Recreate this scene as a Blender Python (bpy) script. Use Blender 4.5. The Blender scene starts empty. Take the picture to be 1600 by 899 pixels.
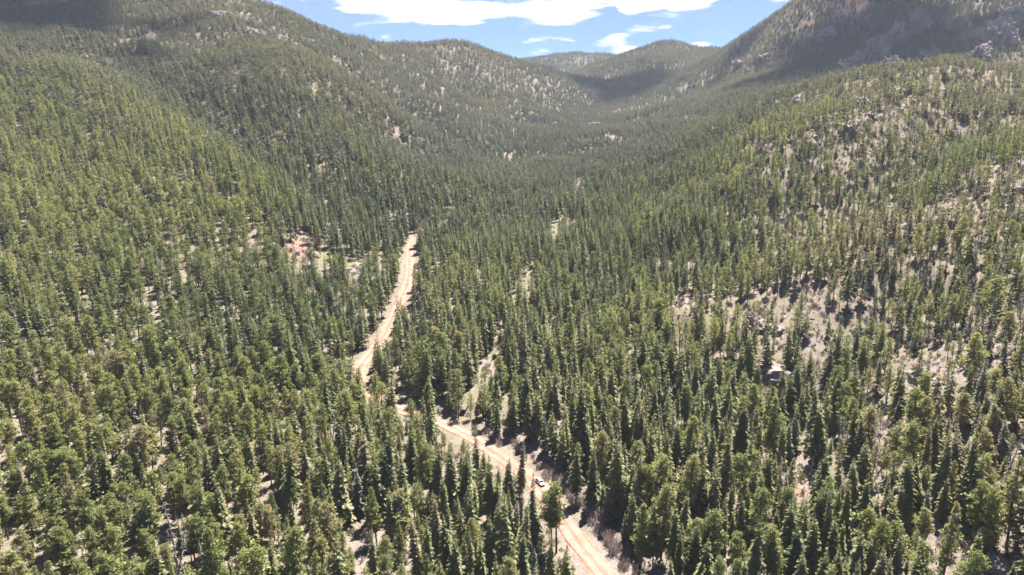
import bpy, bmesh, math, random
import numpy as np

# ------------------------------------------------------------------ camera, sky, sun, exposure
scene = bpy.context.scene
COL = scene.collection
F_PX = 1081.0                      # focal length in pixels of the 1600 px wide photograph
PITCH = math.radians(12.0)         # drone looks down the valley by 12 degrees
CAM_Z = 102.0
CP, SP = math.cos(PITCH), math.sin(PITCH)

cam_data = bpy.data.cameras.new('camera')
cam = bpy.data.objects.new('camera', cam_data)
COL.objects.link(cam)
cam.location = (0, 0, CAM_Z)
cam.rotation_euler = (math.radians(90) - PITCH, 0, 0)
cam_data.sensor_width = 36.0
cam_data.lens = 36.0 * F_PX / 1600.0
cam_data.clip_start = 0.5
cam_data.clip_end = 60000
scene.camera = cam

SUN_AZ = math.radians(28)          # to the right of the viewing direction (+Y)
SUN_EL = math.radians(64)
SUN_DIR = (math.sin(SUN_AZ) * math.cos(SUN_EL), math.cos(SUN_AZ) * math.cos(SUN_EL), math.sin(SUN_EL))

def pix_dir(u, v):
    xc = (u - 800.0) / F_PX
    yc = (449.5 - v) / F_PX
    return np.array([xc, CP + yc * SP, -SP + yc * CP])

world = bpy.data.worlds.new('World')
scene.world = world
world.use_nodes = True
def build_world():
    nt = world.node_tree
    nt.nodes.clear()
    N = nt.nodes.new
    L = nt.links.new
    out = N('ShaderNodeOutputWorld')
    bg = N('ShaderNodeBackground')
    bg.inputs['Strength'].default_value = 0.15
    L(bg.outputs[0], out.inputs['Surface'])
    sky = N('ShaderNodeTexSky')
    sky.sky_type = 'NISHITA'
    sky.sun_disc = False
    sky.sun_elevation = SUN_EL
    sky.sun_rotation = SUN_AZ
    sky.altitude = 4000
    sky.air_density = 1.0
    sky.dust_density = 0.0
    sky.ozone_density = 2.0
    tc = N('ShaderNodeTexCoord')
    sep = N('ShaderNodeSeparateXYZ')
    L(tc.outputs['Generated'], sep.inputs[0])
    def M(op, a, b=None, clamp=False):
        n = N('ShaderNodeMath'); n.operation = op; n.use_clamp = clamp
        for i, s in enumerate((a, b)):
            if s is None: continue
            if isinstance(s, (int, float)): n.inputs[i].default_value = s
            else: L(s, n.inputs[i])
        return n.outputs[0]
    x, y, z = sep.outputs
    # cloud deck: direction projected on a flat layer, flattened near the horizon
    zz = M('ADD', M('MAXIMUM', z, 0.0), 0.10)
    px = M('DIVIDE', x, zz)
    py = M('DIVIDE', y, zz)
    cmb = N('ShaderNodeCombineXYZ')
    L(px, cmb.inputs[0]); L(py, cmb.inputs[1]); L(M('MULTIPLY', z, 14.0), cmb.inputs[2])
    def noise(scale, detail, rough, off):
        mp = N('ShaderNodeMapping'); mp.inputs['Location'].default_value = off
        L(cmb.outputs[0], mp.inputs[0])
        n = N('ShaderNodeTexNoise'); n.inputs['Scale'].default_value = scale
        n.inputs['Detail'].default_value = detail; n.inputs['Roughness'].default_value = rough
        L(mp.outputs[0], n.inputs[0])
        return n.outputs[0]
    big = noise(0.55, 2.0, 0.5, (3.1, 7.7, 0.4))
    fine = noise(1.9, 8.0, 0.6, (1.3, 0.2, 5.0))
    dens = M('ADD', M('MULTIPLY', big, 0.35), M('MULTIPLY', fine, 0.95))
    # the cumulus that stand over the pass
    for (u, v, ru, rv, amp) in CLOUDS:
        d = pix_dir(u, v); d = d / np.linalg.norm(d)
        dx = M('DIVIDE', M('SUBTRACT', x, float(d[0])), ru / F_PX)
        dz = M('DIVIDE', M('SUBTRACT', z, float(d[2])), rv / F_PX)
        r2 = M('ADD', M('MULTIPLY', dx, dx), M('MULTIPLY', dz, dz))
        g = M('MULTIPLY', M('SUBTRACT', 1.0, r2), amp)
        g = M('MAXIMUM', g, 0.0)
        g = M('MULTIPLY', g, M('GREATER_THAN', y, 0.0))
        dens = M('ADD', dens, g)
    mr = N('ShaderNodeMapRange'); mr.interpolation_type = 'SMOOTHSTEP'
    mr.inputs['From Min'].default_value = 0.74
    mr.inputs['From Max'].default_value = 0.86
    L(dens, mr.inputs['Value'])
    mr2 = N('ShaderNodeMapRange'); mr2.interpolation_type = 'SMOOTHSTEP'
    mr2.inputs['From Min'].default_value = 0.84
    mr2.inputs['From Max'].default_value = 0.98
    L(dens, mr2.inputs['Value'])
    cc = N('ShaderNodeMixRGB')
    L(mr2.outputs[0], cc.inputs[0])
    cc.inputs[1].default_value = (1.55, 1.55, 1.6, 1)
    cc.inputs[2].default_value = (1.08, 1.05, 1.08, 1)
    mix = N('ShaderNodeMixRGB')
    L(mr.outputs[0], mix.inputs[0])
    hs = N('ShaderNodeHueSaturation'); hs.inputs['Saturation'].default_value = 1.38; hs.inputs['Value'].default_value = 0.215
    hs.inputs['Hue'].default_value = 0.522
    L(sky.outputs[0], hs.inputs['Color'])
    L(hs.outputs[0], mix.inputs[1])
    L(cc.outputs[0], mix.inputs[2])
    L(mix.outputs[0], bg.inputs['Color'])
CLOUDS = [(560, -26, 120, 56, 0.22), (690, -8, 110, 52, 0.22), (715, 32, 46, 24, 0.14), (850, 4, 105, 44, 0.22), (1050, -6, 66, 38, 0.22),
          (965, 70, 42, 17, 0.24), (1085, 72, 34, 10, 0.22), (845, 83, 44, 9, 0.22), (607, 62, 16, 10, 0.17), (985, 12, 22, 14, 0.18)]
build_world()

sun_data = bpy.data.lights.new('sun', 'SUN')
sun_data.energy = 4.3
sun_data.angle = math.radians(0.53)
sun_data.color = (1.0, 0.955, 0.89)
sun = bpy.data.objects.new('sun', sun_data)
COL.objects.link(sun)
from mathutils import Vector, Matrix
sun.rotation_euler = Vector(SUN_DIR).to_track_quat('Z', 'Y').to_euler()
sun.location = (300, 300, 900)

scene.view_settings.view_transform = 'Standard'
scene.view_settings.look = 'None'
scene.view_settings.exposure = 2.52
scene.view_settings.gamma = 1.0
scene.view_settings.use_curve_mapping = False
scene.render.engine = 'CYCLES'
cy = scene.cycles
cy.max_bounces = 5; cy.diffuse_bounces = 3; cy.glossy_bounces = 1; cy.transmission_bounces = 3
cy.volume_bounces = 0; cy.transparent_max_bounces = 4
cy.use_denoising = True
cy.sample_clamp_indirect = 4.0

rng = np.random.default_rng(11)
random.seed(5)

# ------------------------------------------------------------------ helpers
def tag(o, label=None, cat=None, group=None, kind=None):
    if label: o['label'] = label
    if cat: o['category'] = cat
    if group: o['group'] = group
    if kind: o['kind'] = kind
    return o

def mesh_from(name, verts, faces, mats=(), face_mats=None, smooth=False):
    me = bpy.data.meshes.new(name)
    me.from_pydata([tuple(map(float, v)) for v in verts], [], [tuple(map(int, f)) for f in faces])
    for m in mats: me.materials.append(m)
    if face_mats is not None:
        me.polygons.foreach_set('material_index', np.asarray(face_mats, dtype=np.int32))
    if smooth:
        me.polygons.foreach_set('use_smooth', np.ones(len(me.polygons), dtype=bool))
    me.update()
    return me

def link(name, data, parent=None, loc=None, rotz=None):
    o = bpy.data.objects.new(name, data)
    COL.objects.link(o)
    if parent is not None: o.parent = parent
    if loc is not None: o.location = loc
    if rotz is not None: o.rotation_euler = (0, 0, rotz)
    return o

def hash2(ix, iy, seed):
    n = (ix.astype(np.int64) * 374761393 + iy.astype(np.int64) * 668265263 + seed * 974711) & 0x7fffffff
    n = ((n ^ (n >> 13)) * 1274126177) & 0x7fffffff
    n = n ^ (n >> 16)
    return (n & 0xffff) / 65535.0

def vnoise(x, y, seed=0):
    ix = np.floor(x); iy = np.floor(y)
    fx = x - ix; fy = y - iy
    fx = fx * fx * fx * (fx * (fx * 6 - 15) + 10); fy = fy * fy * fy * (fy * (fy * 6 - 15) + 10)
    a = hash2(ix, iy, seed); b = hash2(ix + 1, iy, seed); c = hash2(ix, iy + 1, seed); d = hash2(ix + 1, iy + 1, seed)
    return (a * (1 - fx) + b * fx) * (1 - fy) + (c * (1 - fx) + d * fx) * fy * 1.0 - 0.5

def fbm(x, y, octv=4, seed=0, gain=0.5):
    s = 0; a = 1.0
    for k in range(octv):
        s = s + a * vnoise(x + 17.3 * k, y - 9.1 * k, seed + k)
        x = x * 2.03; y = y * 2.03; a *= gain
    return s

def sstep(a, b, x):
    t = np.clip((x - a) / (b - a), 0, 1)
    return t * t * (3 - 2 * t)

# ------------------------------------------------------------------ materials
def nmat(name):
    m = bpy.data.materials.new(name)
    m.use_nodes = True
    nt = m.node_tree
    nt.nodes.clear()
    out = nt.nodes.new('ShaderNodeOutputMaterial')
    return m, nt, out

def ramp(nt, stops):
    r = nt.nodes.new('ShaderNodeValToRGB')
    e = r.color_ramp.elements
    while len(e) < len(stops): e.new(0.5)
    for i, (p, c) in enumerate(stops):
        e[i].position = p
        e[i].color = (*c, 1)
    return r

def foliage_mat(name, stops, trans=0.48):
    m, nt, out = nmat(name)
    N, L = nt.nodes.new, nt.links.new
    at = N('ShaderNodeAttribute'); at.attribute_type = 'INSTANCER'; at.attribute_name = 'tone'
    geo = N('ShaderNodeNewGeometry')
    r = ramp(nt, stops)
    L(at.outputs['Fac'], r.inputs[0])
    mr = N('ShaderNodeMapRange')
    mr.inputs['To Min'].default_value = 0.62; mr.inputs['To Max'].default_value = 1.35
    L(geo.outputs['Random Per Island'], mr.inputs[0])
    mul = N('ShaderNodeMixRGB'); mul.blend_type = 'MULTIPLY'; mul.inputs[0].default_value = 1
    L(r.outputs[0], mul.inputs[1]); L(mr.outputs[0], mul.inputs[2])
    d = N('ShaderNodeBsdfDiffuse'); t = N('ShaderNodeBsdfTranslucent')
    L(mul.outputs[0], d.inputs[0])
    tint = N('ShaderNodeMixRGB'); tint.blend_type = 'MULTIPLY'; tint.inputs[0].default_value = 1
    tint.inputs[2].default_value = (1.1, 1.12, 0.75, 1)
    L(mul.outputs[0], tint.inputs[1]); L(tint.outputs[0], t.inputs[0])
    mx = N('ShaderNodeMixShader'); mx.inputs[0].default_value = trans
    L(d.outputs[0], mx.inputs[1]); L(t.outputs[0], mx.inputs[2])
    gl = N('ShaderNodeBsdfGlossy'); gl.inputs['Roughness'].default_value = 0.5
    gl.inputs[0].default_value = (0.8, 0.85, 0.6, 1)
    mx2 = N('ShaderNodeMixShader'); mx2.inputs[0].default_value = 0.02
    L(mx.outputs[0], mx2.inputs[1]); L(gl.outputs[0], mx2.inputs[2])
    L(mx2.outputs[0], out.inputs[0])
    return m

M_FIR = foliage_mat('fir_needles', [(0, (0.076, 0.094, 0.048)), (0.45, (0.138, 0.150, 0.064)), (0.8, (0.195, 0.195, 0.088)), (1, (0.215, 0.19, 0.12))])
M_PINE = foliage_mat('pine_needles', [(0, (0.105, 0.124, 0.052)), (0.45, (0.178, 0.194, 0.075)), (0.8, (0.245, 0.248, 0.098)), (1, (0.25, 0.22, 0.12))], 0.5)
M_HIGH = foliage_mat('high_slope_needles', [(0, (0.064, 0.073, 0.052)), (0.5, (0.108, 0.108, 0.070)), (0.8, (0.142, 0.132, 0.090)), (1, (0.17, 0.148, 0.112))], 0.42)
M_SPRUCE = foliage_mat('blue_spruce_needles', [(0, (0.075, 0.10, 0.078)), (0.6, (0.13, 0.145, 0.11)), (1, (0.18, 0.175, 0.14))])
M_SHRUB = foliage_mat('shrub_leaves', [(0, (0.095, 0.11, 0.055)), (1, (0.17, 0.165, 0.09))], 0.3)

def wood_mat(name, c1, c2, scale):
    m, nt, out = nmat(name)
    N, L = nt.nodes.new, nt.links.new
    tc = N('ShaderNodeTexCoord')
    mp = N('ShaderNodeMapping'); mp.inputs['Scale'].default_value = (1, 1, 0.25)
    L(tc.outputs['Object'], mp.inputs[0])
    n = N('ShaderNodeTexNoise'); n.inputs['Scale'].default_value = scale; n.inputs['Detail'].default_value = 4
    L(mp.outputs[0], n.inputs[0])
    r = ramp(nt, [(0.3, c1), (0.7, c2)])
    L(n.outputs[0], r.inputs[0])
    d = N('ShaderNodeBsdfDiffuse'); L(r.outputs[0], d.inputs[0])
    L(d.outputs[0], out.inputs[0])
    return m
M_BARK = wood_mat('bark', (0.06, 0.04, 0.03), (0.17, 0.105, 0.075), 3.0)
M_DEAD = wood_mat('grey_dead_wood', (0.16, 0.145, 0.135), (0.30, 0.27, 0.25), 2.0)
M_TWIG = wood_mat('bare_twigs', (0.17, 0.13, 0.12), (0.29, 0.23, 0.21), 1.2)
M_TRUNKGREY = wood_mat('fallen_log_wood', (0.28, 0.24, 0.21), (0.5, 0.45, 0.41), 2.0)

def ground_mat():
    m, nt, out = nmat('forest_floor')
    N, L = nt.nodes.new, nt.links.new
    tc = N('ShaderNodeTexCoord')
    def noise(scale, det, rough=0.55):
        n = N('ShaderNodeTexNoise'); n.inputs['Scale'].default_value = scale
        n.inputs['Detail'].default_value = det; n.inputs['Roughness'].default_value = rough
        L(tc.outputs['Object'], n.inputs[0]); return n.outputs[0]
    def mixc(fac, a, b):
        x = N('ShaderNodeMixRGB')
        L(fac, x.inputs[0])
        for i, s in ((1, a), (2, b)):
            if isinstance(s, tuple): x.inputs[i].default_value = (*s, 1)
            else: L(s, x.inputs[i])
        return x.outputs[0]
    def step(sock, a, b):
        r = N('ShaderNodeMapRange'); r.interpolation_type = 'SMOOTHSTEP'
        r.inputs['From Min'].default_value = a; r.inputs['From Max'].default_value = b
        L(sock, r.inputs[0]); return r.outputs[0]
    def attr(nm):
        a = N('ShaderNodeAttribute'); a.attribute_name = nm; return a.outputs['Fac']
    def madd(a, b, k):
        x = N('ShaderNodeMath'); x.operation = 'MULTIPLY_ADD'
        L(b, x.inputs[0]); x.inputs[1].default_value = k; L(a, x.inputs[2]); return x.outputs[0]
    n1, n2, n3 = noise(0.035, 5), noise(0.3, 5, 0.65), noise(1.7, 4, 0.7)
    litter = mixc(step(n3, 0.35, 0.65), (0.098, 0.08, 0.063), (0.17, 0.138, 0.108))
    grass = mixc(step(n3, 0.3, 0.7), (0.125, 0.112, 0.071), (0.185, 0.16, 0.107))
    soil = mixc(step(n3, 0.3, 0.7), (0.128, 0.104, 0.09), (0.225, 0.185, 0.16))
    red = mixc(step(n3, 0.3, 0.7), (0.165, 0.10, 0.075), (0.245, 0.16, 0.125))
    c = mixc(step(n2, 0.42, 0.62), litter, grass)
    c = mixc(step(madd(n1, n2, 0.6), 0.78, 0.95), c, soil)
    bare = madd(attr('bare'), n2, 0.9)
    c = mixc(step(bare, 0.62, 1.0), c, soil)
    rd = madd(attr('red'), n2, 0.7)
    c = mixc(step(rd, 0.7, 1.0), c, red)
    gs = madd(attr('grassy'), n2, 0.7)
    green = mixc(step(n3, 0.3, 0.7), (0.10, 0.105, 0.05), (0.18, 0.17, 0.09))
    c = mixc(step(gs, 0.7, 1.0), c, green)
    d = N('ShaderNodeBsdfDiffuse'); L(c, d.inputs[0])
    b = N('ShaderNodeBump'); b.inputs['Strength'].default_value = 0.7; b.inputs['Distance'].default_value = 0.6
    L(n3, b.inputs['Height']); L(b.outputs[0], d.inputs['Normal'])
    L(d.outputs[0], out.inputs[0])
    return m

def dirt_mat(name, a, b, dark, rough_edges=False):
    m, nt, out = nmat(name)
    N, L = nt.nodes.new, nt.links.new
    tc = N('ShaderNodeTexCoord')
    def noise(scale, det):
        n = N('ShaderNodeTexNoise'); n.inputs['Scale'].default_value = scale; n.inputs['Detail'].default_value = det
        L(tc.outputs['Object'], n.inputs[0]); return n.outputs[0]
    r = ramp(nt, [(0.35, a), (0.68, b)])
    L(noise(0.25, 5), r.inputs[0])
    r2 = ramp(nt, [(0.3, dark), (0.55, (1, 1, 1))])
    L(noise(1.6, 5), r2.inputs[0])
    mu = N('ShaderNodeMixRGB'); mu.blend_type = 'MULTIPLY'; mu.inputs[0].default_value = 1
    L(r.outputs[0], mu.inputs[1]); L(r2.outputs[0], mu.inputs[2])
    col = mu.outputs[0]
    if rough_edges:      # two compacted wheel tracks, looser reddish gravel between and beside them
        ac = N('ShaderNodeAttribute'); ac.attribute_name = 'across'
        ab = N('ShaderNodeMath'); ab.operation = 'ABSOLUTE'; L(ac.outputs['Fac'], ab.inputs[0])
        wv = N('ShaderNodeMath'); wv.operation = 'MULTIPLY_ADD'; L(noise(0.12, 3), wv.inputs[0]); wv.inputs[1].default_value = 0.5; L(ab.outputs[0], wv.inputs[2])
        rr = ramp(nt, [(0.25, (.84, .76, .70)), (0.5, (1.08, 1.08, 1.08)), (0.85, (1.05, 1.05, 1.05)), (1.0, (.80, .68, .60))])
        sc_ = N('ShaderNodeMath'); sc_.operation = 'MULTIPLY'; L(wv.outputs[0], sc_.inputs[0]); sc_.inputs[1].default_value = 0.8
        L(sc_.outputs[0], rr.inputs[0])
        m3 = N('ShaderNodeMixRGB'); m3.blend_type = 'MULTIPLY'; m3.inputs[0].default_value = 1
        L(col, m3.inputs[1]); L(rr.outputs[0], m3.inputs[2]); col = m3.outputs[0]
    d = N('ShaderNodeBsdfDiffuse'); L(col, d.inputs[0])
    b = N('ShaderNodeBump'); b.inputs['Strength'].default_value = 0.4; b.inputs['Distance'].default_value = 0.15
    L(noise(2.5, 4), b.inputs['Height']); L(b.outputs[0], d.inputs['Normal'])
    L(d.outputs[0], out.inputs[0])
    return m

def rock_mat(name, c1, c2, c3, scale):
    m, nt, out = nmat(name)
    N, L = nt.nodes.new, nt.links.new
    tc = N('ShaderNodeTexCoord')
    n = N('ShaderNodeTexNoise'); n.inputs['Scale'].default_value = scale; n.inputs['Detail'].default_value = 7
    n.inputs['Roughness'].default_value = 0.68
    L(tc.outputs['Object'], n.inputs[0])
    r = ramp(nt, [(0.3, c1), (0.5, c2), (0.72, c3)])
    L(n.outputs[0], r.inputs[0])
    d = N('ShaderNodeBsdfDiffuse'); L(r.outputs[0], d.inputs[0])
    b = N('ShaderNodeBump'); b.inputs['Strength'].default_value = 0.9; b.inputs['Distance'].default_value = 0.5 / scale
    L(n.outputs[0], b.inputs['Height']); L(b.outputs[0], d.inputs['Normal'])
    L(d.outputs[0], out.inputs[0])
    return m

M_GROUND = ground_mat()
M_ROAD = dirt_mat('dirt_road', (0.205, 0.136, 0.106), (0.255, 0.183, 0.148), (0.78, 0.73, 0.69), True)
M_SHOULDER = dirt_mat('red_dirt_shoulder', (0.19, 0.12, 0.09), (0.27, 0.195, 0.15), (0.6, 0.55, 0.5))
M_TRACK = dirt_mat('dry_grass_track', (0.11, 0.105, 0.062), (0.165, 0.148, 0.10), (0.6, 0.6, 0.5))
M_ROCK = rock_mat('pink_granite', (0.14, 0.115, 0.105), (0.23, 0.19, 0.17), (0.33, 0.275, 0.25), 0.6)
M_CRAG = rock_mat('crag_granite', (0.13, 0.11, 0.105), (0.22, 0.185, 0.175), (0.33, 0.27, 0.25), 0.06)

# ------------------------------------------------------------------ terrain: survey points of the valley
def ray_y(u, v, Y):
    d = pix_dir(u, v)
    t = Y / d[1]
    return (d[0] * t, Y, CAM_Z + d[2] * t)

SURVEY = [
 # sight lines (u, v) with a distance: the near ground, the wooded side, the hills round the pass, the stony side, the crags
 (0,899,135),(0,700,186),(0,560,238),(0,450,298),(0,350,361),(0,250,462),(0,150,609),(0,60,818),(0,0,1005),(0,-80,1300),
 (300,899,142),(300,700,197),(300,560,256),(300,450,324),(300,350,403),(300,250,515),(300,150,680),(300,60,911),(300,0,1124),(250,-60,1380),
 (500,899,148),(500,700,208),(500,560,276),(500,450,362),(500,350,452),(500,250,572),(500,150,765),(500,95,930),
 (410,14,1150),(480,56,1100),(550,84,1250),(620,86,1400),(660,80,1450),(710,70,1520),(400,60,1500),(480,100,1450),(550,120,1650),(620,122,1800),(710,118,1900),(1110,115,2300),(1170,90,2200),(900,110,3250),(760,84,1580),(800,102,1650),(840,112,1720),
 (600,345,508),(620,250,745),(650,150,1080),(690,290,660),(750,250,850),(750,150,1330),
 (800,300,668),(800,200,1080),(800,150,1430),(860,200,1180),(860,150,1560),(770,255,860),(850,222,1010),
 (850,98,2700),(900,87,2800),(960,89,2800),(780,104,2700),
 (920,190,1380),(920,165,1600),(930,130,2000),
 (1040,67,2250),(1000,105,1950),(960,140,1750),(1010,180,1330),(1070,120,1700),
 (1110,88,1890),(1150,64,1710),(1200,30,1620),(1240,8,1560),(1300,-40,1550),(1400,-70,1530),
 (1000,899,151),(1000,700,211),(1000,560,278),(1000,450,364),(1000,350,496),(1000,300,600),(1000,250,760),(1000,200,1030),
 (1150,899,148),(1150,700,203),(1150,560,262),(1150,450,335),(1150,350,418),(1150,250,545),(1150,190,760),(1150,130,1330),
 (1300,899,143),(1300,700,194),(1300,560,247),(1300,450,310),(1300,350,378),(1300,250,484),(1300,180,597),(1300,134,703),
 (1200,178,770),(1250,150,740),
 (1300,150,880),(1300,90,1180),(1300,40,1370),(1220,110,1350),
 (1450,899,134),(1450,700,178),(1450,560,225),(1450,450,278),(1450,350,333),(1450,280,405),(1450,200,520),(1450,116,700),
 (1450,125,870),(1450,60,1120),(1450,0,1320),
 (1600,899,125),(1600,700,163),(1600,560,203),(1600,450,250),(1600,350,305),(1600,260,365),(1600,208,410),
 (1600,228,480),(1600,185,560),(1600,110,730),(1600,125,880),(1600,55,1030),(1600,0,1240),(1600,-90,1480),
 (-400,700,165),(-400,450,235),(-400,150,480),(-400,0,800),(-400,-100,1100),
 (2000,700,135),(2000,450,195),(2000,150,500),(2000,0,900),(2000,-80,1250),
]
DIRECT = [(0,0,-15),(-150,0,4),(150,0,8),(0,-250,-32),(-350,-250,25),(400,-250,30),(20,80,-9),(-100,80,2),(110,80,4),
          (0,4300,420),(-2500,4200,560),(2600,4200,560),(-2600,2600,640),(2600,2400,640),(-1200,3000,330),(1300,3000,330),
          (300,2650,300),(80,2550,300),(-300,2600,330)]
# road: pixel -> point on the valley floor, floor height as a function of distance
def floor_z(Y):
    return 0.08 * (Y - 200) if Y < 200 else 0.115 * (Y - 200)
def on_floor(u, v, dz=0.0):
    d = pix_dir(u, v)
    lo, hi = 60.0, 2500.0
    for _ in range(60):
        m = 0.5 * (lo + hi)
        if CAM_Z + d[2] / d[1] * m > floor_z(m) + dz: lo = m
        else: hi = m
    t = lo / d[1]
    return (d[0] * t, lo, floor_z(lo) + dz)
ROAD_PIX = [(985,960),(945,899),(905,848),(868,796),(838,758),(808,733),(775,710),(738,685),(692,662),(648,648),(605,632),(572,608),(562,578),
            (580,552),(600,525),(612,500),(627,468),(637,442),(640,412),(641,388),(651,370),(682,354),(705,343)]
TRACK_PIX = [(722,640),(738,612),(757,578),(775,545),(790,512),(806,475),(822,442),(842,402),(866,360),(888,324),(908,292)]
road_ctrl = [on_floor(u, v) for u, v in ROAD_PIX]
track_ctrl = [on_floor(u, v, 1.5) for u, v in TRACK_PIX]
PTS = np.array([ray_y(*s) for s in SURVEY] + DIRECT + road_ctrl[::2] + track_ctrl[1::3], dtype=float)
def solve_rbf(P, c=45.0, lam=0.02):
    n = len(P)
    XY = P[:, :2] / 100.0
    cc = c / 100.0
    r = np.sqrt(((XY[:, None] - XY[None]) ** 2).sum(-1) + cc * cc)
    A = np.zeros((n + 3, n + 3))
    A[:n, :n] = r + 0 * np.eye(n)
    A[:n, :n] -= lam * np.eye(n)
    A[:n, n] = 1; A[:n, n + 1:] = XY
    A[n, :n] = 1; A[n + 1:, :n] = XY.T
    b = np.zeros(n + 3); b[:n] = P[:, 2]
    w = np.linalg.solve(A, b)
    return XY, w, cc
_XY, _W, _C = solve_rbf(PTS)
def base_h(x, y):
    x = np.asarray(x, float); y = np.asarray(y, float)
    sh = x.shape
    x = x.ravel() / 100; y = y.ravel() / 100
    out = np.empty_like(x)
    n = len(_XY)
    for s in range(0, len(x), 20000):
        xs = x[s:s + 20000]; ys = y[s:s + 20000]
        r = np.sqrt((xs[:, None] - _XY[None, :, 0]) ** 2 + (ys[:, None] - _XY[None, :, 1]) ** 2 + _C * _C)
        out[s:s + 20000] = r @ _W[:n] + _W[n] + _W[n + 1] * xs + _W[n + 2] * ys
    return out.reshape(sh)

def catmull(ctrl, step=2.0):
    P = np.array(ctrl, float)
    P = np.vstack([2 * P[0] - P[1], P, 2 * P[-1] - P[-2]])
    out = []
    for i in range(1, len(P) - 2):
        p0, p1, p2, p3 = P[i - 1:i + 3]
        n = max(2, int(np.linalg.norm(p2 - p1) / step))
        for k in range(n):
            t = k / n
            out.append(0.5 * ((2 * p1) + (-p0 + p2) * t + (2 * p0 - 5 * p1 + 4 * p2 - p3) * t * t + (-p0 + 3 * p1 - 3 * p2 + p3) * t ** 3))
    out.append(P[-2])
    return np.array(out)
ROAD = catmull(road_ctrl)
TRACK = catmull(track_ctrl)

# gullies (negative) and spurs (positive) running down the mountainsides
RIDGES = [
 (-20, 52, [(150,60,870),(260,150,690),(360,215,600),(450,290,520),(540,345,470)]),
 (14, 48, [(60,120,690),(190,190,590),(300,265,500),(400,335,425)]),
 (12, 60, [(330,20,1080),(450,110,880),(560,175,760)]),
 (-20, 55, [(520,100,980),(640,170,1010),(740,230,900)]),
 (16, 65, [(700,95,1430),(770,135,1430),(850,190,1240)]),
 (-22, 75, [(1110,120,1600),(1050,165,1400),(970,195,1290)]),
 (13, 42, [(1500,140,690),(1380,200,560),(1230,260,530),(1120,310,480)]),
 (-14, 42, [(1560,200,520),(1440,270,440),(1300,330,400),(1180,400,365)]),
 (-8, 26, [(1560,420,275),(1400,500,255),(1250,580,240),(1100,640,225)]),
 (6, 26, [(1420,380,330),(1260,440,312),(1120,480,315),(1040,520,298)]),
]
RIDGE_W = [(a, w, catmull([ray_y(*p) for p in pts], 25.0)[:, :2]) for a, w, pts in RIDGES]

def poly_dist(x, y, line):
    d = np.full(x.shape, 1e9); idx = np.zeros(x.shape, int)
    for s in range(0, x.size, 20000):
        xs = x[s:s + 20000]; ys = y[s:s + 20000]
        dd = (xs[:, None] - line[None, :, 0]) ** 2 + (ys[:, None] - line[None, :, 1]) ** 2
        i = dd.argmin(1)
        idx[s:s + 20000] = i
        d[s:s + 20000] = np.sqrt(dd[np.arange(len(xs)), i])
    return d, idx

def height(x, y):
    x = np.asarray(x, float); y = np.asarray(y, float)
    sh = x.shape
    x = x.ravel(); y = y.ravel()
    z = base_h(x, y)
    far = sstep(320, 1150, y)
    for a, w, line in RIDGE_W:
        sel = np.where((x > line[:, 0].min() - 3 * w) & (x < line[:, 0].max() + 3 * w) & (y > line[:, 1].min() - 3 * w) & (y < line[:, 1].max() + 3 * w))[0]
        if len(sel):
            d, i = poly_dist(x[sel], y[sel], line)
            end = np.minimum(i, len(line) - 1 - i) / max(1, len(line) - 1) * 5
            z[sel] += a * np.exp(-(d / w) ** 2) * np.clip(end + 0.25, 0, 1)
    amp = 1.0 + 9.0 * far
    z += amp * 1.6 * fbm(x / (60 + 0 * x), y / 60, 4, 3) * (1 - far) + far * 28 * fbm(x / 330, y / 330, 5, 9, 0.52)
    z += far * 12 * (np.abs(fbm(x / 120, y / 120, 3, 21)) - 0.25)
    # benches along the road and the old track
    for line, flat, blend, drop in ((TRACK, 2.5, 10, 0.1), (ROAD, 6.5, 20, 0.15)):
        sel = np.where((y < line[:, 1].max() + 40) & (y > line[:, 1].min() - 40) & (x > line[:, 0].min() - 40) & (x < line[:, 0].max() + 40))[0]
        if len(sel):
            d, i = poly_dist(x[sel], y[sel], line[:, :2])
            k = sstep(flat, blend, d)
            z[sel] = z[sel] * k + (line[i, 2] - drop) * (1 - k)
    return z.reshape(sh)

# coarse height grid for visibility tests
GX = np.arange(-2700, 2701, 12.0); GY = np.arange(-60, 3300, 12.0)
gx, gy = np.meshgrid(GX, GY)
GZ = height(gx, gy)
def grid_h(x, y):
    fx = np.clip((x - GX[0]) / 12.0, 0, len(GX) - 1.001); fy = np.clip((y - GY[0]) / 12.0, 0, len(GY) - 1.001)
    ix = fx.astype(int); iy = fy.astype(int); fx = fx - ix; fy = fy - iy
    return (GZ[iy, ix] * (1 - fx) + GZ[iy, ix + 1] * fx) * (1 - fy) + (GZ[iy + 1, ix] * (1 - fx) + GZ[iy + 1, ix + 1] * fx) * fy
def hit(u, v, ymin=0):
    d = pix_dir(u, v)
    Y = np.concatenate([np.arange(60, 700, 1.0), np.arange(700, 3250, 4.0)])
    t = Y / d[1]
    x = d[0] * t; z = CAM_Z + d[2] * t
    g = grid_h(x, Y)
    k = np.argmax((g >= z) & (Y > ymin))
    if g[k] < z[k]: k = len(Y) - 1
    return np.array([x[k], Y[k], float(height(np.array([x[k]]), np.array([Y[k]]))[0])])
def visible(x, y, z, tol):
    ok = np.ones(len(x), bool)
    for f in np.concatenate([np.linspace(0.1, 0.9, 30), np.linspace(0.91, 0.985, 12)]):
        h = grid_h(x * f, y * f)
        ok &= h < (CAM_Z + (z - CAM_Z) * f) + tol
    return ok
def project(x, y, z):
    zz = z - CAM_Z
    depth = y * CP - zz * SP
    up = y * SP + zz * CP
    return 800 + F_PX * x / depth, 449.5 - F_PX * up / depth, depth

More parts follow.
